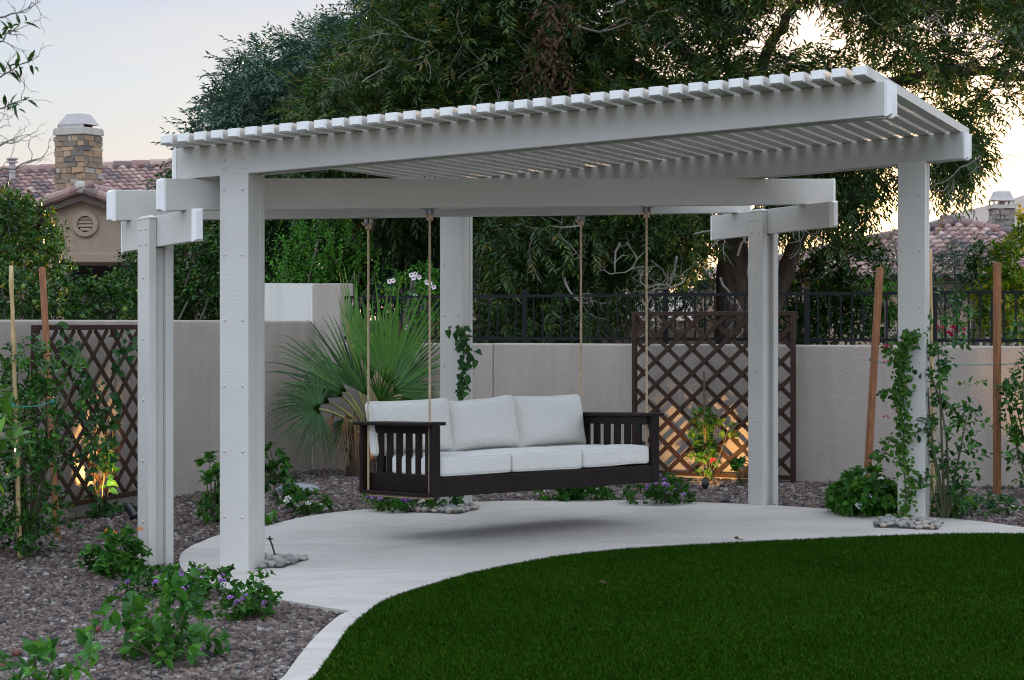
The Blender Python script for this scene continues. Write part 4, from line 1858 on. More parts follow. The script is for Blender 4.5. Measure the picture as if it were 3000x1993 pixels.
for pts, r0, r1 in (
        ([fork, UD(1600, 260, 25.8), UD(1480, 170, 25.5), UD(1330, 110, 25.2), UD(1130, 60, 25), UD(960, 50, 24.8)], .13, .04),
        ([fork, UD(1660, 220, 26), UD(1560, 90, 26.5), UD(1450, -60, 27)], .12, .06),
        ([fork, UD(1800, 300, 26), UD(1980, 220, 25.8), UD(2180, 165, 25.6), UD(2400, 168, 25.4)], .10, .05),
        ([fork, UD(1740, 200, 26.5), UD(1800, 60, 27), UD(1900, -80, 27)], .10, .05),
        ([UD(1480, 170, 25.5), UD(1420, 100, 25), UD(1330, -10, 24.6)], .06, .03),
        ([UD(1000, 170, 24.5), UD(960, 230, 24.3), UD(900, 290, 24.2)], .035, .02),
        ([UD(1130, 60, 25), UD(1040, 120, 24.6), UD(1000, 170, 24.5)], .04, .03)):
    mb = MB()
    P = branch_path(pts, .08, 6)
    mb.tube(P, np.linspace(r0, r1, len(P)), 9)
    mb.build('limb', M['bark'], root, smooth=True)
mb = MB()
for c in np.vstack([cen1[::4], cen2[::3], cen3[::3], cen4[::2]]):
    d = rng.normal(0, 1, 3) * (1, .6, .8)
    twigs(mb, c - nrm(d) * .4, d, rng.uniform(.5, 1.1), .010, 1, .5, 6, 3)
for xd, yd in ((1340, 520), (1430, 560), (1500, 600), (1560, 590), (1600, 540), (1640, 570), (1700, 590), (1580, 640), (1480, 690), (1300, 640), (1660, 640), (1330, 60), (1390, 30), (1230, 40), (1020, 250), (1100, 260), (2260, 360), (2310, 100), (2330, 60)):
    twigs(mb, UD(xd, yd, 22.4), rng.normal(0, 1, 3) * (1, .3, .8), rng.uniform(.5, .95), .013, 2, .7, 7, 4)
mb.build('twigs', M['twig'], root)
for c in np.vstack([cen1[::30], cen2[::10]])[:28]:
    p = c + (rng.normal(0, .2), -.5, rng.normal(0, .2))
    mb = MB()
    mb.lathe(p, [(.004, -.035), (.022, -.02), (.027, 0), (.02, .024), (.004, .034)], 8)
    mb.build('fruit', M['fruit'], root, smooth=True)

# citrus and other bushes beyond the walls
CIT = dict(dens=62, Ls=.24, k=8, L=.085, W=.04, kind='oval', tvar=.2, sag=.25)


def bush(name, label, bl, mat, p, group='bushes beyond the walls', cat_='bush', base=None, fruits=0, **kw):
    q = dict(p)
    q.update(kw)
    b = UD(bl[0][0], 900, bl[0][2]) if base is None else base
    b = np.array((b[0], b[1], 0.0))
    r = shrub(name, label, cat_, b, bl, mat, group=group, stem_r=.03, stem_mat='twig', nst=10, floor=False, **q)
    for i in range(fruits):
        c, rad = blobs_m(bl)[i % len(bl)]
        d = nrm(np.array((rng.normal(), -abs(rng.normal()) - .6, rng.normal())))
        mb = MB()
        mb.lathe(c + d * rad * .98, [(.004, -.04), (.03, -.028), (.042, 0), (.03, .028), (.004, .04)], 10)
        mb.build('fruit', M['fruit'], r, smooth=True)
    return r


bush('citrus_tree', 'rounded citrus tree hiding the corner of the tan house gable', [(50, 545, 30, 85, 80, .9), (15, 490, 30, 55, 45, .7), (75, 610, 29.5, 70, 55, .8), (-40, 560, 30, 60, 100, .9)], 'citrus', CIT, 'citrus trees beyond the walls', 'tree')
bush('citrus_tree', 'low citrus tree with green fruit just over the tall wall', [(40, 700, 25.5, 80, 60, .7), (150, 690, 25.5, 90, 50, .7), (230, 710, 25.5, 80, 55, .6), (-40, 680, 25.5, 70, 70, .7)], 'citrus', CIT, 'citrus trees beyond the walls', 'tree', fruits=6)
bush('citrus_tree', 'dark citrus tree behind the short post and its cross arm', [(350, 660, 28, 80, 90, .9), (440, 620, 28, 90, 110, 1.0), (480, 700, 27.5, 80, 60, .8), (420, 460, 30, 60, 60, .8)], 'citrus', CIT, 'citrus trees beyond the walls', 'tree', tb=(.35, .2), fruits=5)
bush('citrus_tree', 'dark citrus tree behind the raised corner wall block', [(600, 600, 29, 90, 130, 1.0), (720, 590, 29.5, 110, 130, 1.0), (850, 560, 30, 100, 130, 1.0), (950, 560, 30, 80, 120, 1.0), (640, 700, 28.5, 90, 60, .8)], 'citrus', {**CIT, 'dens': 100}, 'citrus trees beyond the walls', 'tree', tb=(.3, .2))
bush('evergreen_tree', 'dark evergreen tree filling the background behind the palm', [(560, 560, 34, 110, 150, 1.1), (720, 560, 34.5, 120, 150, 1.1), (880, 560, 34, 120, 150, 1.1), (1010, 540, 34.5, 90, 150, 1.1), (620, 700, 33.5, 110, 70, 1.0), (900, 700, 33.5, 120, 80, 1.0)], 'citrus', {**CIT, 'dens': 55, 'L': .11, 'W': .055}, 'trees beyond the walls', 'tree', tb=(.2, .15))
bush('upright_shrub', 'bright green upright shrub above the raised corner wall block', [(680, 610, 25, 32, 70, .4), (730, 590, 25, 42, 85, .45), (790, 600, 25, 38, 80, .45), (850, 640, 25, 40, 60, .4), (700, 670, 24.8, 70, 30, .4), (650, 640, 25, 20, 40, .3)], 'bright',
     dict(dens=42, Ls=.28, k=10, L=.05, W=.027, kind='oval', upb=1.2, sag=.0))
bush('evergreen_shrub', 'dark shrub behind the fence between the back post and the palm', [(905, 720, 24, 50, 60, .4), (1050, 640, 29, 60, 90, .7), (1090, 700, 29, 50, 70, .6), (960, 600, 28.5, 60, 80, .7)], 'ash', dict(dens=42, Ls=.26, k=8, L=.09, W=.03, kind='lance'))
bush('citrus_tree', 'dark citrus tree behind the fence beside the big trunk', [(1880, 680, 27, 90, 90, .8), (1960, 640, 27.5, 80, 100, .8), (1990, 730, 26.5, 70, 50, .6), (1840, 750, 26.5, 60, 40, .5)], 'citrus', CIT, 'citrus trees beyond the walls', 'tree', tb=(.42, .2), fruits=3)
bush('evergreen_shrub', 'tall dark shrub behind the fence under the twigs of the big tree', [(1460, 690, 30, 70, 50, .6), (1560, 660, 30.5, 70, 70, .6), (1640, 690, 30, 60, 50, .6), (1530, 600, 31, 110, 60, .6), (1350, 640, 31, 110, 70, .6), (1250, 600, 31, 80, 90, .6)], 'ash', dict(dens=44, Ls=.26, k=8, L=.09, W=.032, kind='lance', tb=(.3, .15)))
bush('bright_shrub', 'light green shrub behind the leaning stake', [(2035, 680, 26, 38, 60, .4), (2050, 750, 26, 30, 35, .4)], 'bright', dict(dens=34, Ls=.22, k=8, L=.07, W=.04, kind='oval'))
bush('silver_tree', 'grey green willowy tree in front of the distant tile roof', [(2205, 640, 31, 60, 70, .8), (2165, 670, 31, 40, 70, .6), (2250, 690, 30.5, 50, 70, .6), (2225, 590, 31, 40, 45, .5), (2060, 600, 32, 45, 55, .6)], 'olive', dict(dens=50, Ls=.26, k=9, L=.075, W=.017, kind='lance', sag=.5), 'trees beyond the walls', 'tree')
bush('citrus_tree', 'yellow green lemon tree behind the fence beside the upright stake', [(2352, 620, 25, 46, 66, .5), (2300, 700, 25, 42, 64, .5), (2350, 720, 24.5, 50, 70, .5), (2372, 540, 25.5, 22, 44, .35)], 'lime', CIT, 'citrus trees beyond the walls', 'tree', fruits=4, tb=(.6, .25), dens=90)
bush('evergreen_shrub', 'dark green shrub below the grey chimney', [(2278, 612, 28, 30, 36, .4), (2262, 640, 28, 26, 36, .4)], 'citrus', CIT, tb=(.4, .2))
bush('rose_bush', 'low rose bush with small red flowers behind the fence', [(2190, 770, 30, 40, 16, .4), (2130, 775, 30, 40, 12, .4)], 'bright', dict(dens=40, Ls=.2, k=7, L=.06, W=.035, kind='oval'),
     flowers=[(UD(x, y, 29.5), .07, 'magenta', 14) for x, y in ((2196, 760), (2215, 764), (2185, 772), (2165, 757))])
rb = bush('flowering_climber', 'white flowered climber on the fence beside the back post', [(930, 690, 22.6, 40, 45, .25), (975, 700, 22.4, 40, 60, .25), (960, 660, 22.5, 40, 30, .2), (990, 640, 22.4, 20, 30, .2), (940, 750, 22.3, 50, 30, .2)], 'bright',
     dict(dens=60, Ls=.2, k=8, L=.055, W=.028, kind='oval'))
for xd, yd in ((898, 649), (906, 647), (948, 634), (957, 632), (953, 641), (966, 639), (984, 651), (991, 653), (957, 683), (1000, 662), (938, 755)):
    p = UD(xd, yd, 22.0)
    a = np.arange(5) * 2 * np.pi / 5 + rng.random()
    D_ = np.stack([np.cos(a), -.35 + 0 * a, np.sin(a)], 1)
    V, T, m = leaves(np.repeat(p[None], 5, 0), D_, .032, .036, 'petal', np.array((0, -1.0, .2)) + np.zeros((5, 3)))
    f = npmesh('flower', V, T, FLOWER['white'], rb, np.full(len(V), .7))
    V, T, m = leaves(np.repeat(p[None] - (0, .006, 0), 3, 0), D_[:3], .014, .018, 'petal', np.array((0, -1.0, .2)) + np.zeros((3, 3)))
    npmesh('throat', V, T, FLOWER['throat'], f)

# --- fan palm in the corner
pb = GD(832, 1098)
YP = float(pb[1])
palm = thing('fan_palm', pb, 'fan palm with broad pleated leaves in the yard corner behind the swing', 'palm')
crown = UD(856, 985, YP)
mb = MB()
mb.tube([pb - (0, 0, .1), pb + (0, 0, .12), pb + (.02, 0, .4), crown - (0, 0, .18), crown], [.16, .15, .115, .11, .06], 12)
for k in range(26):
    a = rng.uniform(0, 6.28)
    z = rng.uniform(.0, .6)
    p = pb + np.array((math.cos(a) * .11, math.sin(a) * .11, z))
    mb.bar(p, p + np.array((math.cos(a) * .07, math.sin(a) * .07, rng.uniform(.08, .2))), .05, .015)
mb.build('trunk', M['palm_trunk'], palm)


def fan(hub, axis, face, Rr, span, nb, mat, droop=.35, split=.5, tilt_t=(.5, .2), fold=0.0):
    """pleated fan leaf: blades radiate from the hub in the plane normal to face, middle blade along axis"""
    axis = nrm(axis)
    face = nrm(np.array(face) - axis * np.dot(face, axis))
    side = np.cross(face, axis)
    V, T, C = [], [], []
    seg = 7
    da = span / nb
    for i in range(nb):
        a = -span / 2 + da * (i + .5)
        dirn = axis * math.cos(a) + side * math.sin(a)
        dirn = nrm(dirn + face * fold * abs(math.sin(a)))
        tang = -axis * math.sin(a) + side * math.cos(a)
        L = Rr * (1 - .22 * (abs(a) / (span / 2)) ** 2) * rng.uniform(.84, 1.06)
        t0 = float(np.clip(rng.normal(*tilt_t), 0, .93))
        bend = rng.normal(0, .06)
        o = len(V)
        for s in range(seg + 1):
            t = s / seg
            hw = math.tan(da / 2) * t * L * 1.02 if t < split else math.tan(da / 2) * split * L * (1 - ((t - split) / (1 - split)) ** 1.15) * (1.0 if split > .5 else .94) + .0015
            p = hub + dirn * L * t + tang * bend * L * max(0, t - split)
            dz = droop * L * max(0, t - split * .8) ** 2 * rng.uniform(.9, 1.1) * (1 if s < seg else 1.25)
            p = p + np.array((0, 0, -dz))
            fz = face * hw * .55
            for w, f in ((-1, 1), (0, -1), (1, 1)):
                V.append(p + tang * hw * w + fz * f * .5)
                C.append(t0 if t < .9 else (1.0 if rng.random() < .5 else t0))
        for s in range(seg):
            b = o + s * 3
            T += [(b, b + 1, b + 4), (b, b + 4, b + 3), (b + 1, b + 2, b + 5), (b + 1, b + 5, b + 4)]
    return np.array(V), np.array(T), np.array(C)


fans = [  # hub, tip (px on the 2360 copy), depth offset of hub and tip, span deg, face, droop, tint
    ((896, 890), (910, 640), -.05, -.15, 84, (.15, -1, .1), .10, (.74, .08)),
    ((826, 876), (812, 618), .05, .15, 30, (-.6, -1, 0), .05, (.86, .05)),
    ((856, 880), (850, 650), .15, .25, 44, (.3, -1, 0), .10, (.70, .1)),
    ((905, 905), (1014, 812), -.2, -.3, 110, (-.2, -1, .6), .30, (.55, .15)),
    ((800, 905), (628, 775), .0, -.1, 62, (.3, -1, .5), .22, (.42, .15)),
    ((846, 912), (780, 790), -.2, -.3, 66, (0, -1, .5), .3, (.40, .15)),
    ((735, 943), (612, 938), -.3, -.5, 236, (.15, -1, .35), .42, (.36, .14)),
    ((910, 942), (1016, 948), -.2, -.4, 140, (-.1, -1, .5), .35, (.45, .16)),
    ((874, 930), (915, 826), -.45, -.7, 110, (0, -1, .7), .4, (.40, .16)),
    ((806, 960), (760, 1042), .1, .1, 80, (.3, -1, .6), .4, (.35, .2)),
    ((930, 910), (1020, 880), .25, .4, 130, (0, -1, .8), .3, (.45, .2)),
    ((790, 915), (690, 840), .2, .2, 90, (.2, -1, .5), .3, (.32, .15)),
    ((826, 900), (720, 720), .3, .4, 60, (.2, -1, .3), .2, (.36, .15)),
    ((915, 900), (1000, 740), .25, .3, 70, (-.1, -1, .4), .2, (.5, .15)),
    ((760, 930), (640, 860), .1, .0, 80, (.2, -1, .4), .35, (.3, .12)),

]
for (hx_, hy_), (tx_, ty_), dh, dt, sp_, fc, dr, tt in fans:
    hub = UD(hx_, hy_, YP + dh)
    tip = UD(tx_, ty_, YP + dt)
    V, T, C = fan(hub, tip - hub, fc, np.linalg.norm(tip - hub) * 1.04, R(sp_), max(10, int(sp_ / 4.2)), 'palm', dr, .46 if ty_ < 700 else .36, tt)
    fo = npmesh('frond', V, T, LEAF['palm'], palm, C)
    mb = MB()
    m_ = (crown + hub) / 2 + np.array((0, 0, .05))
    s = np.linspace(0, 1, 8)[:, None]
    st_ = crown - np.array((0, 0, .12))
    P = (1 - s) ** 2 * st_ + 2 * s * (1 - s) * m_ + s ** 2 * hub
    mb.tube(P, np.linspace(.022, .012, 8), 6)
    mb.build('petiole', M['petiole'], fo, smooth=True)
for (hx_, hy_), (tx_, ty_) in (((800, 955), (790, 1035)), ((815, 950), (835, 1030)), ((770, 955), (730, 1030)), ((905, 945), (960, 985))):
    hub = UD(hx_, hy_, YP - .25)
    tip = UD(tx_, ty_, YP - .3)
    V, T, C = fan(hub, tip - hub, (.2, -1, .2), np.linalg.norm(tip - hub) * 1.1, R(42), 11, 'palm_dry', .5, .12)
    npmesh('dead_frond', V, T, LEAF['palm_dry'], palm, C)
for k in range(24):   # loose fibres
    a = UD(rng.uniform(700, 980), rng.uniform(760, 960), YP - rng.uniform(-.2, .5))
    d = rng.normal(0, 1, 3) * (1, .3, .6) - (0, 0, .5)
    P = [a]
    for i in range(6):
        d = nrm(d + rng.normal(0, .45, 3))
        P.append(P[-1] + d * .05)
    mb = MB()
    mb.tube(P, .0016, 3, False)
    mb.build('fibre', M['twig'], palm)

# --- planting in the gravel
FIC = dict(dens=80, Ls=.2, k=9, L=.055, W=.032, kind='oval', tvar=.2, sag=.25, upb=.25)


def zY(bl, Y):
    return [(x, y, Y + d, rx, ry, rz) for x, y, d, rx, ry, rz in bl]


b = GD(62, 1283)
b2 = zY([(70, 850, 0, 60, 38, .2), (140, 860, .1, 45, 30, .2), (30, 900, 0, 40, 45, .2), (70, 950, 0, 55, 50, .25), (118, 985, 0, 44, 40, .2), (40, 1020, 0, 50, 50, .25), (112, 1070, .05, 38, 40, .2), (55, 1110, 0, 55, 50, .25),
         (25, 1180, 0, 45, 45, .22), (90, 1180, 0, 50, 45, .22), (65, 1240, 0, 60, 32, .25), (190, 960, 0, 24, 8, .1), (185, 1030, 0, 24, 8, .1), (230, 1000, 0, 18, 8, .1)], float(b[1]))
shrub('ficus_shrub', 'tall ficus shrub tied to a bamboo cane and a brown stake', 'shrub', b, b2, 'ficus', group='ficus shrubs along the walls', nst=14, stem_r=.012, **FIC)


def pole(name, label, cat_, base, top, w, mat, group, square=True):
    mb = MB()
    b0 = np.array(base) - (0, 0, .15)
    if square:
        mb.bar(b0, top, w, w * .75, (1, .3, 0))
        o = mb.build(name, M[mat], origin=tuple(base), bevel=.004)
    else:
        n = 22
        P = [b0 + (np.array(top) - b0) * t + rng.normal(0, .0015, 3) for t in np.linspace(0, 1, n)]
        r = [w * (1.25 if i % 4 == 0 else 1.0) * (1.1 - .25 * i / n) for i in range(n)]
        mb.tube(P, r, 8)
        o = mb.build(name, M[mat], origin=tuple(base), smooth=True)
    return tag(o, label, cat_, group)


b = GD(135, 1247)
pole('garden_stake', 'brown wooden stake among the ficus leaves before the tall wall trellis', 'stake', b, UD(97, 617, b[1] + .3), .062, 'stake', 'wooden plant stakes')
stake1 = b
b = GD(48, 1288)
pole('bamboo_cane', 'thick bamboo cane inside the ficus shrub with the brown stake', 'cane', b, UD(25, 612, b[1]), .016, 'bamboo', 'bamboo canes', False)
b = GD(1994, 1142)
pole('garden_stake', 'leaning brown wooden stake behind the white flowered mound', 'stake', b, UD(2028, 617, b[1] + .1), .062, 'stake', 'wooden plant stakes')
stake2 = b
b = GD(2298, 1143)
pole('garden_stake', 'upright brown wooden stake standing alone before the low wall', 'stake', b, UD(2298, 605, b[1]), .062, 'stake', 'wooden plant stakes')
stake3 = b
b = GD(2152, 1185)
pole('bamboo_cane', 'bamboo cane just behind the end post with the climber', 'cane', b, UD(2144, 575, b[1]), .014, 'bamboo', 'bamboo canes', False)
b = GD(221, 1192)
pole('thin_stake', 'thin weathered stake in the lit vine on the tall wall trellis', 'stake', b, UD(218, 880, b[1]), .022, 'stake_grey', 'thin plant stakes')
b = GD(1628, 1112)
pole('thin_stake', 'thin weathered stake rising from the lit rose before the trellis', 'stake', b, UD(1622, 856, b[1]), .022, 'stake_grey', 'thin plant stakes')
for label, a, bb, sag in (('green tie tape strung from the cane to the brown stake by the tall wall', UD(30, 935, 13.9), UD(122, 925, 14.0), .02),
                          ('green tie tape strung past the upright stake along the low wall', UD(2120, 838, 17.6), UD(2420, 833, 17.0), .02),
                          ('green tie tape strung from the leaning stake to the climber', UD(2006, 829, 18.0), UD(2090, 836, 15.6), .02)):
    s = np.linspace(0, 1, 14)[:, None]
    P = (1 - s) * a + s * bb - np.array((0, 0, 1.0)) * sag * 4 * s * (1 - s)
    mb = MB()
    mb.tube(P, .004, 5)
    for q in (P[0], P[-1]):
        mb.lathe(q - (0, 0, .012), [(.012, 0), (.014, .012), (.012, .024)], 8)
    tag(mb.build('tie_tape', M['tie'], origin=tuple(a)), label, 'tape')


def vine(name, label, base, paths, mat, L, W, kind, dens, spread=.05, group=None, r=.006, root=None, flowers=(), tb=(.5, .2), off=(0, -.03, 0), stemmat='stem'):
    root = thing(name, base, label, 'vine', group)
    mb = MB()
    parts = []
    for pts in paths:
        P = branch_path(pts, .03, 8)
        mb.tube(P, np.linspace(r, r * .5, len(P)), 5)
        seg = np.linalg.norm(np.diff(P, axis=0), axis=1).sum()
        n = int(seg * dens)
        i = rng.uniform(0, len(P) - 1.001, n)
        j = i.astype(int)
        S = P[j] + (P[j + 1] - P[j]) * (i - j)[:, None] + rng.normal(0, spread, (n, 3)) * (1, .5, .6) + np.array(off)
        D = np.stack([rng.normal(0, .9, n), -abs(rng.normal(.5, .4, n)), rng.normal(-.5, .5, n)], 1)
        up = np.stack([rng.normal(0, .4, n), -np.ones(n) * .9, .6 + rng.normal(0, .4, n)], 1)
        LL = L * rng.uniform(.5, 1.15, n)
        V, T, m = leaves(S, D, LL, LL * W / L, kind, up)
        parts.append((V, T, np.repeat(np.clip(rng.normal(tb[0], tb[1], n), 0, 1), m)))
    mb.build('stem', M[stemmat], root, smooth=True)
    V, T, C = cat(parts)
    npmesh('foliage', V, T, LEAF[mat], root, C)
    for f in flowers:
        flower_head(root, *f)
    return root


def onL(xd, yd, o=.05):   # point on the tall-wall trellis plane
    q = at_px(tbl - nL * o, dL, xd * K)[0]
    return np.array((q[0], q[1], CH - (yd * K - HOR) * q[1] / FPX))


def onR(xd, yd, o=.05):
    q = at_px(tb - nR * o, dR, xd * K)[0]
    return np.array((q[0], q[1], CH - (yd * K - HOR) * q[1] / FPX))


vine('trellis_vine', 'heart leaved vine climbing the trellis on the tall wall above an uplight', GD(228, 1200),
     [[onL(226, 1195), onL(215, 1080), onL(205, 980), onL(190, 880), onL(165, 820), onL(158, 765)],
      [onL(230, 1195), onL(240, 1080), onL(250, 980), onL(262, 900), onL(272, 830), onL(285, 765)],
      [onL(215, 1100), onL(245, 1010), onL(225, 930), onL(205, 880), onL(180, 820)],
      [onL(240, 1180), onL(250, 1130), onL(262, 1050), onL(255, 960)],
      [onL(228, 1195), onL(250, 1170), onL(290, 1170), onL(318, 1180)]],
     'vine', .075, .062, 'heart', 34, .045)
qC = pC - uF * PW * .32
cvin = lambda xd, yd: UD(xd, yd, qC[1] - .06)
vine('post_vine', 'heart leaved vine climbing the back post behind the swing', g3(qC - nF * .06), [[g3(qC - nF * .07), cvin(1058, 1050), cvin(1060, 920), cvin(1066, 850), cvin(1062, 790), cvin(1064, 750)],
     [cvin(1060, 900), cvin(1072, 850), cvin(1078, 810), cvin(1068, 770)], [g3(qC - nF * .07), cvin(1046, 1165), cvin(1062, 1130)]], 'vine', .07, .05, 'heart', 52, .032, tb=(.55, .2))
qB = pB - uF * PW * .85
bv = lambda xd, yd, o=.08: UD(xd, yd, qB[1] - o)
vine('post_climber', 'thin bougainvillea with a few magenta flowers tied up the end post', g3(qB - nF * .10),
     [[g3(qB - nF * .1), bv(2088, 1150), bv(2082, 1060), bv(2084, 960), bv(2080, 880), bv(2082, 800), bv(2092, 765)], [g3(qB - nF * .1), bv(2095, 1120), bv(2078, 1000), bv(2072, 900), bv(2080, 790)],
      [bv(2085, 1000), bv(2072, 930), bv(2068, 860), bv(2070, 800)], [bv(2080, 1080), bv(2060, 1010), bv(2040, 1035), bv(2025, 1062)], [bv(2078, 930), bv(2060, 900), bv(2035, 905)], [bv(2080, 840), bv(2060, 815), bv(2045, 802)], [bv(2085, 800), bv(2100, 780), bv(2106, 758)]],
     'boug', .05, .034, 'oval', 120, .030, r=.008, flowers=[(bv(x, y, .12), 0.024, 'magenta', 10) for x, y in ((2040, 801), (2050, 799), (2043, 836), (2064, 946), (2042, 962))], stemmat='twig', tb=(.45, .22))

b = GD(2178, 1200)
shrub('ficus_shrub', 'tall loose shrub with dark leaves behind the end post', 'shrub', b, zY([(2170, 710, 0, 35, 26, .2), (2160, 770, 0, 28, 40, .2), (2165, 840, 0, 38, 34, .2), (2175, 900, 0, 45, 30, .2), (2185, 960, 0, 52, 30, .22), (2165, 1020, 0, 38, 34, .22),
      (2205, 1060, 0, 40, 18, .2), (2160, 1090, 0, 35, 36, .22), (2180, 1150, 0, 40, 30, .22), (2222, 985, 0, 22, 14, .15)], float(b[1])), 'ficus', group='ficus shrubs along the walls', nst=12, stem_r=.012, **{**FIC, 'dens': 42, 'L': .065, 'W': .038})
b = GD(2385, 1150)
shrub('ficus_shrub', 'loose leafy shrub cut by the picture edge beyond the upright stake', 'shrub', b, zY([(2350, 860, 0, 20, 16, .15), (2345, 930, 0, 28, 26, .2), (2350, 990, 0, 30, 26, .2), (2385, 900, 0, 40, 60, .25), (2390, 1040, 0, 40, 60, .25), (2400, 800, 0, 40, 50, .2)], float(b[1])), 'ficus', group='ficus shrubs along the walls', nst=10, stem_r=.012, **{**FIC, 'dens': 46, 'L': .065, 'W': .038})

LAN = dict(dens=170, Ls=.09, k=7, L=.042, W=.03, kind='broad', tvar=.2, sag=.2, upb=.4)


def heads(bl, n, r, mk, lift=.9):
    out = []
    B = blobs_m(bl)
    w = np.array([x[1][0] * x[1][1] for x in B])
    for i in range(n):
        c, rad = B[rng.choice(len(B), p=w / w.sum())]
        d = nrm(np.array((rng.normal(), rng.normal() - .7, abs(rng.normal()) * lift)))
        out.append((c + d * rad * 1.08, r * rng.uniform(.8, 1.15), mk, 22))
    return out


b = GD(272, 1327)
bl = zY([(265, 1272, 0, 42, 40, .2), (292, 1288, -.1, 40, 38, .2), (240, 1296, 0, 32, 30, .2), (275, 1305, -.1, 55, 22, .25)], float(b[1]))
shrub('lantana', 'orange flowered lantana at the foot of the near short post', 'shrub', b, bl, 'lantana', group='lantanas in the gravel', **{**LAN, 'L': .06, 'W': .042, 'dens': 80},
      flowers=[(UD(*p, b[1] - .15), .02, 'orange', 18) for p in ((246, 1226), (262, 1230), (324, 1222))])
b = GD(420, 1378)
bl = zY([(320, 1352, 0, 34, 20, .15), (370, 1346, 0, 44, 26, .2), (430, 1340, 0, 44, 28, .2), (480, 1346, 0, 36, 24, .2), (515, 1338, -.1, 24, 20, .15), (455, 1360, -.1, 40, 14, .2)], float(b[1]))
shrub('lantana', 'trailing purple lantana sprawling over the gravel before the near posts', 'shrub', b, bl, 'lantana', group='lantanas in the gravel', flowers=heads(bl, 15, .021, 'purple'), **{**LAN, 'dens': 120})
b = GD(580, 1424)
bl = zY([(575, 1390, 0, 48, 34, .2), (612, 1398, 0, 26, 24, .15), (548, 1402, 0, 28, 22, .15), (585, 1350, 0, 24, 24, .1)], float(b[1]))
shrub('lantana', 'compact purple lantana clump at the patio edge by the near thick post', 'shrub', b, bl, 'lantana', group='lantanas in the gravel', flowers=heads(bl, 7, .021, 'purple'), **LAN)
b = GD(375, 1522)
bl = zY([(385, 1458, 0, 68, 36, .22), (330, 1436, 0, 50, 24, .18), (430, 1480, -.05, 48, 36, .2), (395, 1392, 0, 44, 26, .18), (350, 1490, -.05, 50, 26, .2), (408, 1352, 0, 22, 9, .08), (265, 1408, 0, 20, 10, .08)], float(b[1]))
shrub('broadleaf_plant', 'young broad leaved plant standing alone in the near gravel', 'plant', b, bl, 'broad', group='broad leaved plants in the near gravel', dens=52, Ls=.12, k=7, L=.078, W=.050, kind='broad', upb=.3, sag=.3, nst=12, stem_r=.008)
b = GD(90, 1630)
bl = zY([(45, 1535, 0, 55, 30, .2), (120, 1550, 0, 60, 30, .2), (215, 1512, 0, 44, 12, .12), (150, 1520, 0, 40, 16, .14), (20, 1575, 0, 60, 30, .2), (110, 1600, 0, 70, 30, .2)], float(b[1]))
shrub('broadleaf_plant', 'low broad leaved plant cut by the lower picture edge', 'plant', b, bl, 'broad', group='broad leaved plants in the near gravel', dens=30, Ls=.12, k=6, L=.075, W=.046, kind='broad', upb=.3, sag=.3, nst=10, stem_r=.007)

b = GD(490, 1208)
shrub('small_shrub', 'narrow leafy shrub partly behind the near thick post', 'shrub', b, zY([(482, 1085, 0, 24, 30, .15), (492, 1130, 0, 24, 30, .15), (490, 1180, 0, 30, 30, .2)], float(b[1])), 'lantana', group='small shrubs along the tall wall', **{**LAN, 'L': .07, 'W': .042, 'dens': 70})
b = GD(628, 1115)
shrub('small_shrub', 'small leafy shrub in the corner beneath the palm fronds', 'shrub', b, zY([(618, 1060, 0, 20, 26, .15), (640, 1078, 0, 20, 16, .15), (624, 1095, 0, 24, 18, .15)], float(b[1])), 'lantana', group='small shrubs along the tall wall', **{**LAN, 'L': .075, 'W': .045, 'dens': 70})
b = GD(648, 1152)
shrub('small_shrub', 'low dark shrub behind the white flowered clump', 'shrub', b, zY([(640, 1135, 0, 34, 16, .15), (664, 1122, 0, 16, 14, .1)], float(b[1])), 'vine', group='small shrubs along the tall wall', **{**LAN, 'L': .06, 'W': .04, 'dens': 80})
b = GD(700, 1186)
bl = zY([(690, 1158, 0, 36, 24, .2), (725, 1160, 0, 28, 22, .18)], float(b[1]))
shrub('flower_mound', 'small clump with a few white flowers between the thick post and the palm', 'shrub', b, bl, 'lantana', group='white flowered mounds', flowers=[(UD(*p, b[1] - .25), .028, 'white', 18) for p in ((664, 1150), (660, 1158), (712, 1162))], **{**LAN, 'L': .06, 'W': .038, 'dens': 85})
b = GD(925, 1184)
bl = zY([(870, 1150, .2, 20, 12, .15), (905, 1160, 0, 40, 18, .2), (950, 1158, .05, 40, 18, .2), (990, 1150, .2, 26, 16, .15)], float(b[1]))
shrub('lantana', 'purple lantana trailing under the swing arm nearest the palm', 'shrub', b, bl, 'lantana', group='lantanas in the gravel', flowers=heads(bl, 18, .026, 'purple'), **LAN)
b = GD(1330, 1156)
bl = zY([(1285, 1136, 0, 34, 16, .2), (1330, 1134, 0, 40, 18, .2), (1375, 1136, 0, 30, 16, .2)], float(b[1]))
shrub('flower_mound', 'low leafy mound seen below the middle of the swing', 'shrub', b, bl, 'lantana', group='white flowered mounds', flowers=heads(bl, 5, .025, 'white'), **{**LAN, 'L': .075, 'W': .046, 'dens': 110})
b = GD(1515, 1166)
bl = zY([(1480, 1138, 0, 34, 20, .22), (1525, 1126, 0, 44, 28, .25), (1562, 1136, 0, 30, 24, .2)], float(b[1]))
shrub('lantana', 'purple lantana mound below the swing arm nearest the trellis', 'shrub', b, bl, 'lantana', group='lantanas in the gravel', flowers=heads(bl, 18, .023, 'purple'), **LAN)
b = GD(1708, 1122)
shrub('small_shrub', 'small leafy sprout between the lit rose and the far short post', 'shrub', b, zY([(1708, 1088, 0, 18, 22, .12)], float(b[1])), 'lantana', group='small shrubs along the low wall', **{**LAN, 'L': .075, 'W': .05, 'dens': 70})
b = GD(1995, 1188)
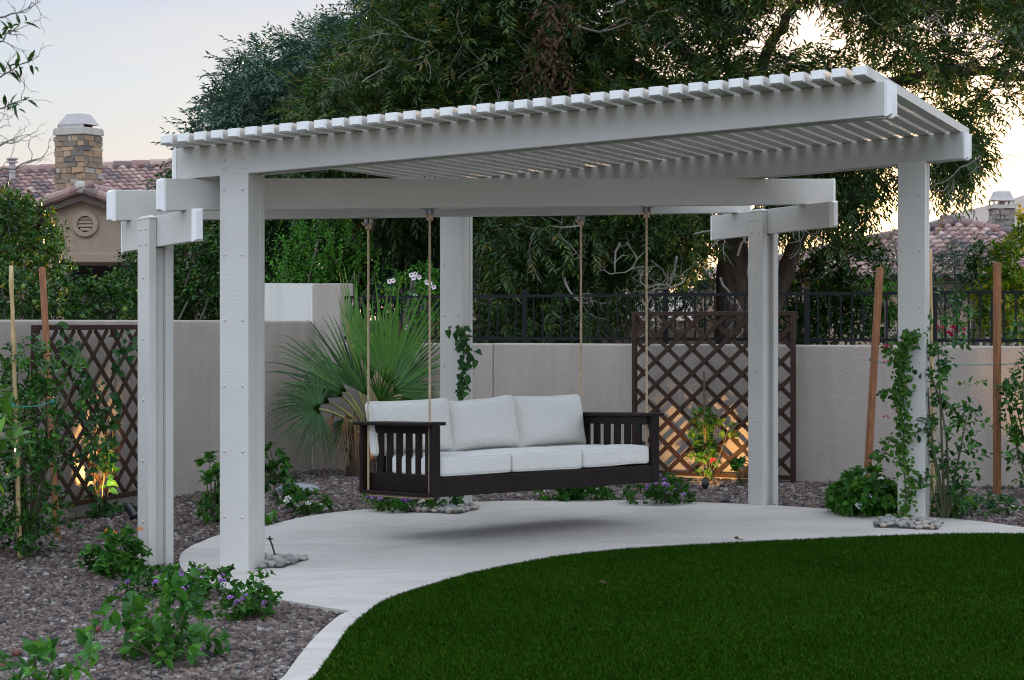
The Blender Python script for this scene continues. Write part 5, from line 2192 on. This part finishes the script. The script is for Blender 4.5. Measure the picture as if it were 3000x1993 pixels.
bl = zY([(1992, 1140, 0, 60, 46, .32), (1958, 1152, 0, 34, 34, .25), (2030, 1154, -.05, 36, 34, .25), (1998, 1160, -.1, 66, 26, .3)], float(b[1]))
shrub('flower_mound', 'dense rounded mound with small white flowers beside the end post', 'shrub', b, bl, 'lantana', group='white flowered mounds', flowers=heads(bl, 13, .028, 'white'), **{**LAN, 'L': .075, 'W': .048, 'dens': 150, 'tb': (.68, .15), 'shell': .6})
b = GD(2235, 1190)
bl = zY([(2170, 1168, 0, 34, 18, .25), (2220, 1164, 0, 40, 16, .3), (2275, 1166, .1, 44, 14, .3), (2320, 1172, .1, 30, 12, .2), (2210, 1145, .5, 30, 14, .2)], float(b[1]))
shrub('ground_cover', 'low spreading green ground cover behind the end post', 'plant', b, bl, 'vine', group='ground cover by the low wall', flowers=heads(bl, 4, .025, 'purple'), **{**LAN, 'dens': 60, 'L': .055})
b = GD(1628, 1113)
bl = zY([(1632, 955, 0, 26, 16, .12), (1660, 985, 0, 28, 12, .12), (1615, 985, 0, 20, 18, .12), (1630, 1005, 0, 20, 20, .1), (1622, 1040, 0, 22, 16, .12), (1634, 1060, 0, 16, 20, .1), (1630, 1095, 0, 12, 12, .08), (1600, 1030, 0, 14, 10, .1)], float(b[1]))
shrub('climbing_rose', 'young climbing rose lit from below in front of the low wall trellis', 'shrub', b, bl, 'boug', None, 0, 0, 0, 0, 0, 'oval') if False else shrub(
    'climbing_rose', 'young climbing rose lit from below in front of the low wall trellis', 'shrub', b, bl, 'boug', 80, .1, 7, .06, .042, 'broad', nst=10, stem_r=.006, flowers=[(UD(1643, 1062, b[1] - .12), .03, 'magenta', 14)])
b = GD(622, 1215)
shrub('sprout', 'small bright green sprout beside the near thick post', 'plant', b, zY([(636, 1197, 0, 14, 10, .06)], float(b[1])), 'bright', None or 60, .06, 5, .075, .055, 'broad', nst=3, stem_r=.004)

# tree outside the frame whose twigs reach in at the picture edge
b = np.array((-2.05, 6.2, float(G(-2.05, 6.2))))
root = thing('young_tree', b, 'young tree whose nearly bare twigs reach in at the sky edge of the picture', 'tree')
mb = MB()
top = b + (0, .1, 3.6)
mb.tube(branch_path([b - (0, 0, .1), b + (.05, 0, 1.2), b + (-.02, .05, 2.4), top], .03, 5), np.linspace(.045, .018, 16), 8)
mb.build('trunk', M['twig'], root, smooth=True)
mb = MB()
ends = [((75, 5), (-60, 60), 6.2), ((45, 60), (-70, 130), 6.1), ((60, 145), (-70, 190), 6.3), ((52, 235), (-70, 250), 6.2), ((45, 332), (-70, 320), 6.3), ((90, 368), (-70, 400), 6.2), ((-10, 300), (-80, 320), 6.0)]
S, D_ = [], []
for e, s, Y in ends:
    a, c = UD(*s, Y), UD(*e, Y)
    stems_to(mb, top - (0, 0, rng.uniform(.2, 1.0)), [a], .012, .006, .1, 5, 6)
    m_ = (a + c) / 2 + np.array((0, 0, -.02))
    t = np.linspace(0, 1, 9)[:, None]
    P = (1 - t) ** 2 * a + 2 * t * (1 - t) * m_ + t ** 2 * c + rng.normal(0, .004, (9, 3))
    mb.tube(P, np.linspace(.0045, .0015, 9), 4)
    for i in (3, 4, 5, 6, 7, 8):
        twigs(mb, P[i], nrm(c - a) + rng.normal(0, .6, 3), .09, .0016, 1, .6, 4, 3)
    if e[1] in (60, 145, 235):
        for i in (5, 6, 7, 8):
            S.append(P[i])
            D_.append(nrm(c - a) + rng.normal(0, .5, 3))
mb.build('twigs', M['twig'], root)
V, T, C = sprigs(np.array(S), np.array(D_), .03, 3, .05, .016, 'lance2', tvar=.2)
npmesh('foliage', V, T, LEAF['citrus'], root, C)

b = np.array((-1.75, 4.6, float(G(-1.75, 4.6))))
root = thing('foreground_shrub', b, 'out of focus leafy shrub reaching in at the edge before the ficus', 'shrub')
mb = MB()
S, D_ = [], []
for e in ((30, 900), (50, 950), (62, 985), (40, 1010), (20, 960), (10, 1045), (60, 1040), (-10, 930), (-20, 1000), (5, 1090), (-10, 1120)):
    c = UD(*e, 4.6 + rng.normal(0, .08))
    stems_to(mb, b + (.1, 0, 1.25), [c], .006, .002, .12, 5, 7)
    S.append(c - np.array((.05, 0, 0)))
    D_.append((1, rng.normal(0, .4), rng.normal(.2, .4)))
mb.tube([b - (0, 0, .03), b + (.02, 0, .6), b + (.1, 0, 1.25)], [.018, .014, .01], 6)
mb.build('stems', M['stem'], root)
V, T, C = sprigs(np.array(S), np.array(D_), .06, 4, .055, .022, 'oval', tvar=.2, tint=np.full(len(S), .6))
npmesh('foliage', V, T, LEAF['ficus'], root, C)

# --- loose stone
def pebble_bed(c, corners, n, where, size=(.035, .075)):
    """river pebbles in the square opening round a post"""
    P = np.array([GP(*x)[:2] for x in corners])
    o = slab('pebble_bed', P, M['earth'], .026, -.02)
    struct(o)
    l = c - uF * PW
    placed = []
    tries = 0
    x0, y0 = P.min(0)
    x1, y1 = P.max(0)
    while len(placed) < n and tries < 6000:
        tries += 1
        q = np.array((rng.uniform(x0, x1), rng.uniform(y0, y1)))
        if not in_poly(q[0], q[1], P):
            continue
        loc = np.array((np.dot(q - c, uF), np.dot(q - c, nF)))
        if -PW - .03 < loc[0] < .03 and -.03 < loc[1] < PDEP + .03:
            continue
        r = rng.uniform(*size)
        ov_ = [np.linalg.norm(q - p[0]) < .66 * (r + p[1]) for p in placed]
        lift = 0
        if any(ov_):
            if tries < 1500:
                continue
            lift = .03 * rng.uniform(.7, 1.2)
            if sum(ov_) > 3:
                continue
        placed.append((q, r, lift))
    base_mesh = None
    for q, r, lift in placed:
        import bmesh
        bm = bmesh.new()
        bmesh.ops.create_icosphere(bm, subdivisions=3, radius=1)
        k = rng.normal(0, 1, (3, 3))
        for v in bm.verts:
            c0 = np.array(v.co)
            f = 1 + .10 * math.sin(2.1 * c0[0] + k[0, 0]) + .08 * math.sin(2.7 * c0[1] + k[0, 1]) + .06 * math.sin(3.3 * c0[2] + k[0, 2])
            v.co = Vector(c0 * f)
        me = bpy.data.meshes.new('pebble')
        bm.to_mesh(me)
        bm.free()
        at = me.attributes.new('tint', 'FLOAT', 'POINT')
        at.data.foreach_set('value', np.full(len(me.vertices), rng.random(), dtype=np.float32))
        ob = link('pebble', me, M['pebble'], None, True)
        s = np.array((r * rng.uniform(.85, 1.15), r * rng.uniform(.65, .9), r * rng.uniform(.5, .68)))
        ob.scale = s
        ob.rotation_euler = (rng.normal(0, .12), rng.normal(0, .12), rng.uniform(0, 6.28))
        ob.location = (q[0], q[1], float(G(*q)) + .026 + s[2] * .75 + lift)
        tag(ob, 'smooth rounded river pebble at the foot of ' + where, 'pebble', 'river pebbles at the foot of ' + where)


pebble_bed(pA, [(640, 1680), (828, 1674), (903, 1649), (720, 1640)], 60, 'the near thick post', (.024, .042))
pebble_bed(pB, [(2560, 1555), (2743, 1562), (2766, 1541), (2590, 1530)], 70, 'the end post', (.021, .037))
pebble_bed(pC, [(1192, 1508), (1345, 1515), (1401, 1499), (1240, 1486)], 80, 'the back post', (.021, .038))

# drip irrigation stub in the pebbles
b = GP(806, 1646)
mb = MB()
mb.tube([b + (0, 0, -.02), b + (-.005, 0, .06), b + (-.02, 0, .11), b + (-.035, 0, .15)], .006, 8)
mb.lathe(b + (-.035, 0, .145), [(.012, 0), (.012, .012), (.005, .014), (.005, .026)], 8)
mb.bar(b + (-.06, 0, .152), b + (-.01, 0, .152), .006, .006)
tag(mb.build('drip_emitter', M['plastic'], origin=tuple(b)), 'black plastic drip emitter sticking up from the pebbles by the near thick post', 'irrigation')

# a flat grey stone and dropped fruit in the gravel
b = GD(686, 1136)
import bmesh
bm = bmesh.new()
bmesh.ops.create_icosphere(bm, subdivisions=3, radius=1)
for v in bm.verts:
    v.co = Vector((v.co.x * .2 + .02 * math.sin(5 * v.co.y), v.co.y * .14, v.co.z * .07))
me = bpy.data.meshes.new('flat_stone')
bm.to_mesh(me)
bm.free()
o = link('flat_stone', me, M['bracket'] if False else mat_simple('grey_stone', (.2, .21, .22), .8, .2, 8, bump=.4), None, True)
o.location = (b[0], b[1], b[2] + .02)
tag(o, 'flat grey stone lying in the gravel behind the white flowered clump', 'stone')
M['brown_fruit'] = mat_simple('fallen_fruit', (.10, .028, .012), .5, .3, 20)
for xd, yd, lab in ((222, 1460, 'brown fallen fruit in open gravel beside the young broad leaved plant'), (38, 1516, 'brown fallen fruit behind the low plant at the picture edge'), (6, 1545, 'brown fallen fruit half cut by the picture edge')):
    b = GD(xd, yd)
    mb = MB()
    mb.lathe((0, 0, 0), [(.003, -.024), (.017, -.018), (.026, 0), (.018, .017), (.004, .021)], 12)
    o = mb.build('fallen_fruit', M['brown_fruit'], smooth=True, origin=(0, 0, 0))
    o.location = (b[0], b[1], b[2] + .022)
    o.rotation_euler = (.6, .3, 0)
    tag(o, lab, 'fruit', 'fallen fruit in the gravel')


def gravel(name, region, n, size, hexa_only=True):
    """angular crushed stones scattered over the beds"""
    P = []
    x0, x1, y0, y1 = region
    while sum(len(p) for p in P) < n:
        q = np.stack([rng.uniform(x0, x1, n), rng.uniform(y0, y1, n)], 1)
        px = 1500 + FPX * q[:, 0] / q[:, 1]
        ok = (px > -250) & (px < 3250)
        ok &= ~in_poly(q[:, 0], q[:, 1], patio_poly) & ~in_poly(q[:, 0], q[:, 1], kerb_poly) & ~in_poly(q[:, 0], q[:, 1], lawn_poly)
        sL = (q - Lw0) @ nL
        sR = (q - Rw0) @ nR
        ok &= (sL < -.02) & (sR < -.02)
        P.append(q[ok])
        if len(P) > 40:
            break
    q = np.vstack(P)[:n]
    n = len(q)
    corner = np.array([(-1, -1, -1), (1, -1, -1), (1, 1, -1), (-1, 1, -1), (-1, -1, 1), (1, -1, 1), (1, 1, 1), (-1, 1, 1)], float)
    s = size * rng.lognormal(0, .28, n)
    V = corner[None] * np.array((.5, .38, .30)) + rng.normal(0, .11, (n, 8, 3))
    V[:, 4:, :2] *= .72
    a = rng.uniform(0, 6.28, n)
    t = rng.normal(0, .6, n)
    ca, sa_ = np.cos(a)[:, None], np.sin(a)[:, None]
    ct, st_ = np.cos(t)[:, None], np.sin(t)[:, None]
    y = V[..., 1] * ct - V[..., 2] * st_
    z = V[..., 1] * st_ + V[..., 2] * ct
    x = V[..., 0]
    X = np.stack([x * ca - y * sa_, x * sa_ + y * ca, z], -1) * s[:, None, None]
    X[..., 0] += q[:, 0, None]
    X[..., 1] += q[:, 1, None]
    X[..., 2] += (G(q[:, 0], q[:, 1]) - .022 + s * .2 + rng.uniform(-.006, .016, n))[:, None]
    F = np.array([(3, 2, 1, 0), (4, 5, 6, 7), (0, 1, 5, 4), (1, 2, 6, 5), (2, 3, 7, 6), (3, 0, 4, 7)])
    T = (F[None] + (np.arange(n) * 8)[:, None, None]).reshape(-1, 4)
    return struct(npmesh(name, X.reshape(-1, 3), T, M['gravel'], tint=np.repeat(rng.random(n), 8)), 'stuff')


gravel('gravel', (-4.2, -.6, 8.2, 14.0), 95000, .0235)
gravel('gravel', (-4.4, 5.2, 14.0, 22.2), 85000, .030)


def turf(region, n, h=.032):
    x0, x1, y0, y1 = region
    q = np.stack([rng.uniform(x0, x1, n), rng.uniform(y0, y1, n)], 1)
    px = 1500 + FPX * q[:, 0] / q[:, 1]
    q = q[in_poly(q[:, 0], q[:, 1], lawn_poly) & (px < 4300)]
    n = len(q)
    a = rng.uniform(0, 6.28, n)
    hh = h * rng.uniform(.65, 1.15, n)
    lean = rng.normal(0, .42, (n, 2)) * hh[:, None] + np.array((-.004, -.006))
    w = .0015 * rng.uniform(.8, 1.5, n)
    z = G(q[:, 0], q[:, 1]) + .013
    sx, sy = np.cos(a) * w, np.sin(a) * w
    V = np.zeros((n, 5, 3))
    for i, (t, s) in enumerate(((0, -1), (0, 1), (.55, 1), (.55, -1), (1, 0))):
        V[:, i, 0] = q[:, 0] + sx * s + lean[:, 0] * t * t
        V[:, i, 1] = q[:, 1] + sy * s + lean[:, 1] * t * t
        V[:, i, 2] = z + hh * t * (1 - .15 * t)
    T = np.array([(0, 1, 2), (0, 2, 3), (3, 2, 4)])
    T = (T[None] + (np.arange(n) * 5)[:, None, None]).reshape(-1, 3)
    pat = np.sin(q[:, 0] * 2.1 + 1.3 * np.sin(q[:, 1] * 1.7)) * np.sin(q[:, 1] * 2.6 + np.sin(q[:, 0] * 3.1))
    tint = np.clip(rng.beta(2, 2.4, n) + .10 * pat, 0, .93)
    tint[rng.random(n) < .02] = 1
    return struct(npmesh('grass', V.reshape(-1, 3), T, M['turf'], tint=np.repeat(tint, 5)), 'stuff')


for k, (xd, yd, lab) in enumerate(((1390, 1360, 'curled brown leaf lying in the middle of the lawn'), (1394, 1394, ''), (40, 1476, ''), (885, 1484, ''), (1990, 1203, 'yellowed leaf on the patio in front of the flower mound'), (1700, 1256, 'tuft of dry leaves at the lawn edge of the patio'), (470, 1160, 'pale dry leaf on the gravel by the narrow shrub'))):
    if not lab:
        continue
    b = GD(xd, yd) + (0, 0, .035)
    V, T, m = leaves(np.array([b, b + (.01, .004, .004)]), np.array([(1, .3, .1), (-.6, .5, .25)]), .045, .028, 'oval')
    tag(npmesh('fallen_leaf', V, T, LEAF['dead'], tint=np.full(len(V), .8), origin=tuple(b)), lab, 'leaf', 'fallen leaves')

turf((-1.3, 6.2, 7.0, 14.4), 700000, .023)

# ------------------------------------------------------------------ landscape lights
LM, ln, ll, lb = newmat('lamp_lens')
lb.inputs['Emission Color'].default_value = (1, .55, .2, 1)
lb.inputs['Emission Strength'].default_value = 6


def spotlight(base, target, watts, label, cone=52, h=.075):
    root = thing('landscape_spotlight', base, label, 'garden light', 'landscape spotlights in the gravel')
    p = np.array(base) + (0, 0, h)
    d = nrm(np.array(target) - p)
    mb = MB()
    mb.tube([np.array(base) - (0, 0, .08), np.array(base) + (0, 0, .05), p - d * .02], [.012, .012, .014], 8)
    mb.build('stake', M['plastic'], root)
    mb = MB()
    mb.lathe(p - d * .06, [(.012, -.03), (.03, -.02), (.034, 0), (.034, .12), (.030, .12), (.030, .085)], 16, d)
    mb.build('housing', M['plastic'], root, smooth=False)
    mb = MB()
    mb.lathe(p - d * .06, [(.029, .08), (.029, .082)], 14, d)
    mb.build('lens', LM, root)
    L = bpy.data.lights.new('lamp', 'SPOT')
    L.energy = watts
    L.color = (1.0, .56, .18)
    L.spot_size = R(cone)
    L.spot_blend = .6
    L.shadow_soft_size = .035
    o = bpy.data.objects.new('lamp', L)
    sc.collection.objects.link(o)
    o.parent = root
    o.location = p + d * .066 - np.array(root.location)
    o.rotation_euler = Vector(-d).to_track_quat('Z', 'Y').to_euler()
    return root


spotlight(GD(302, 1200), onL(232, 1080, 0), 32, 'black spotlight leaning towards the vine on the tall wall')
spotlight(GD(1626, 1132), onR(1640, 1030, -.1), 26, 'black spotlight under the climbing rose')
spotlight(GP(1120, 1404), crown - np.array((0, 0, .1)), 5, 'black spotlight hidden behind the swing lighting the palm')
spotlight(GD(2420, 1150), UD(2405, 960, 17.7), 11, 'black spotlight beyond the picture edge lighting the low wall')
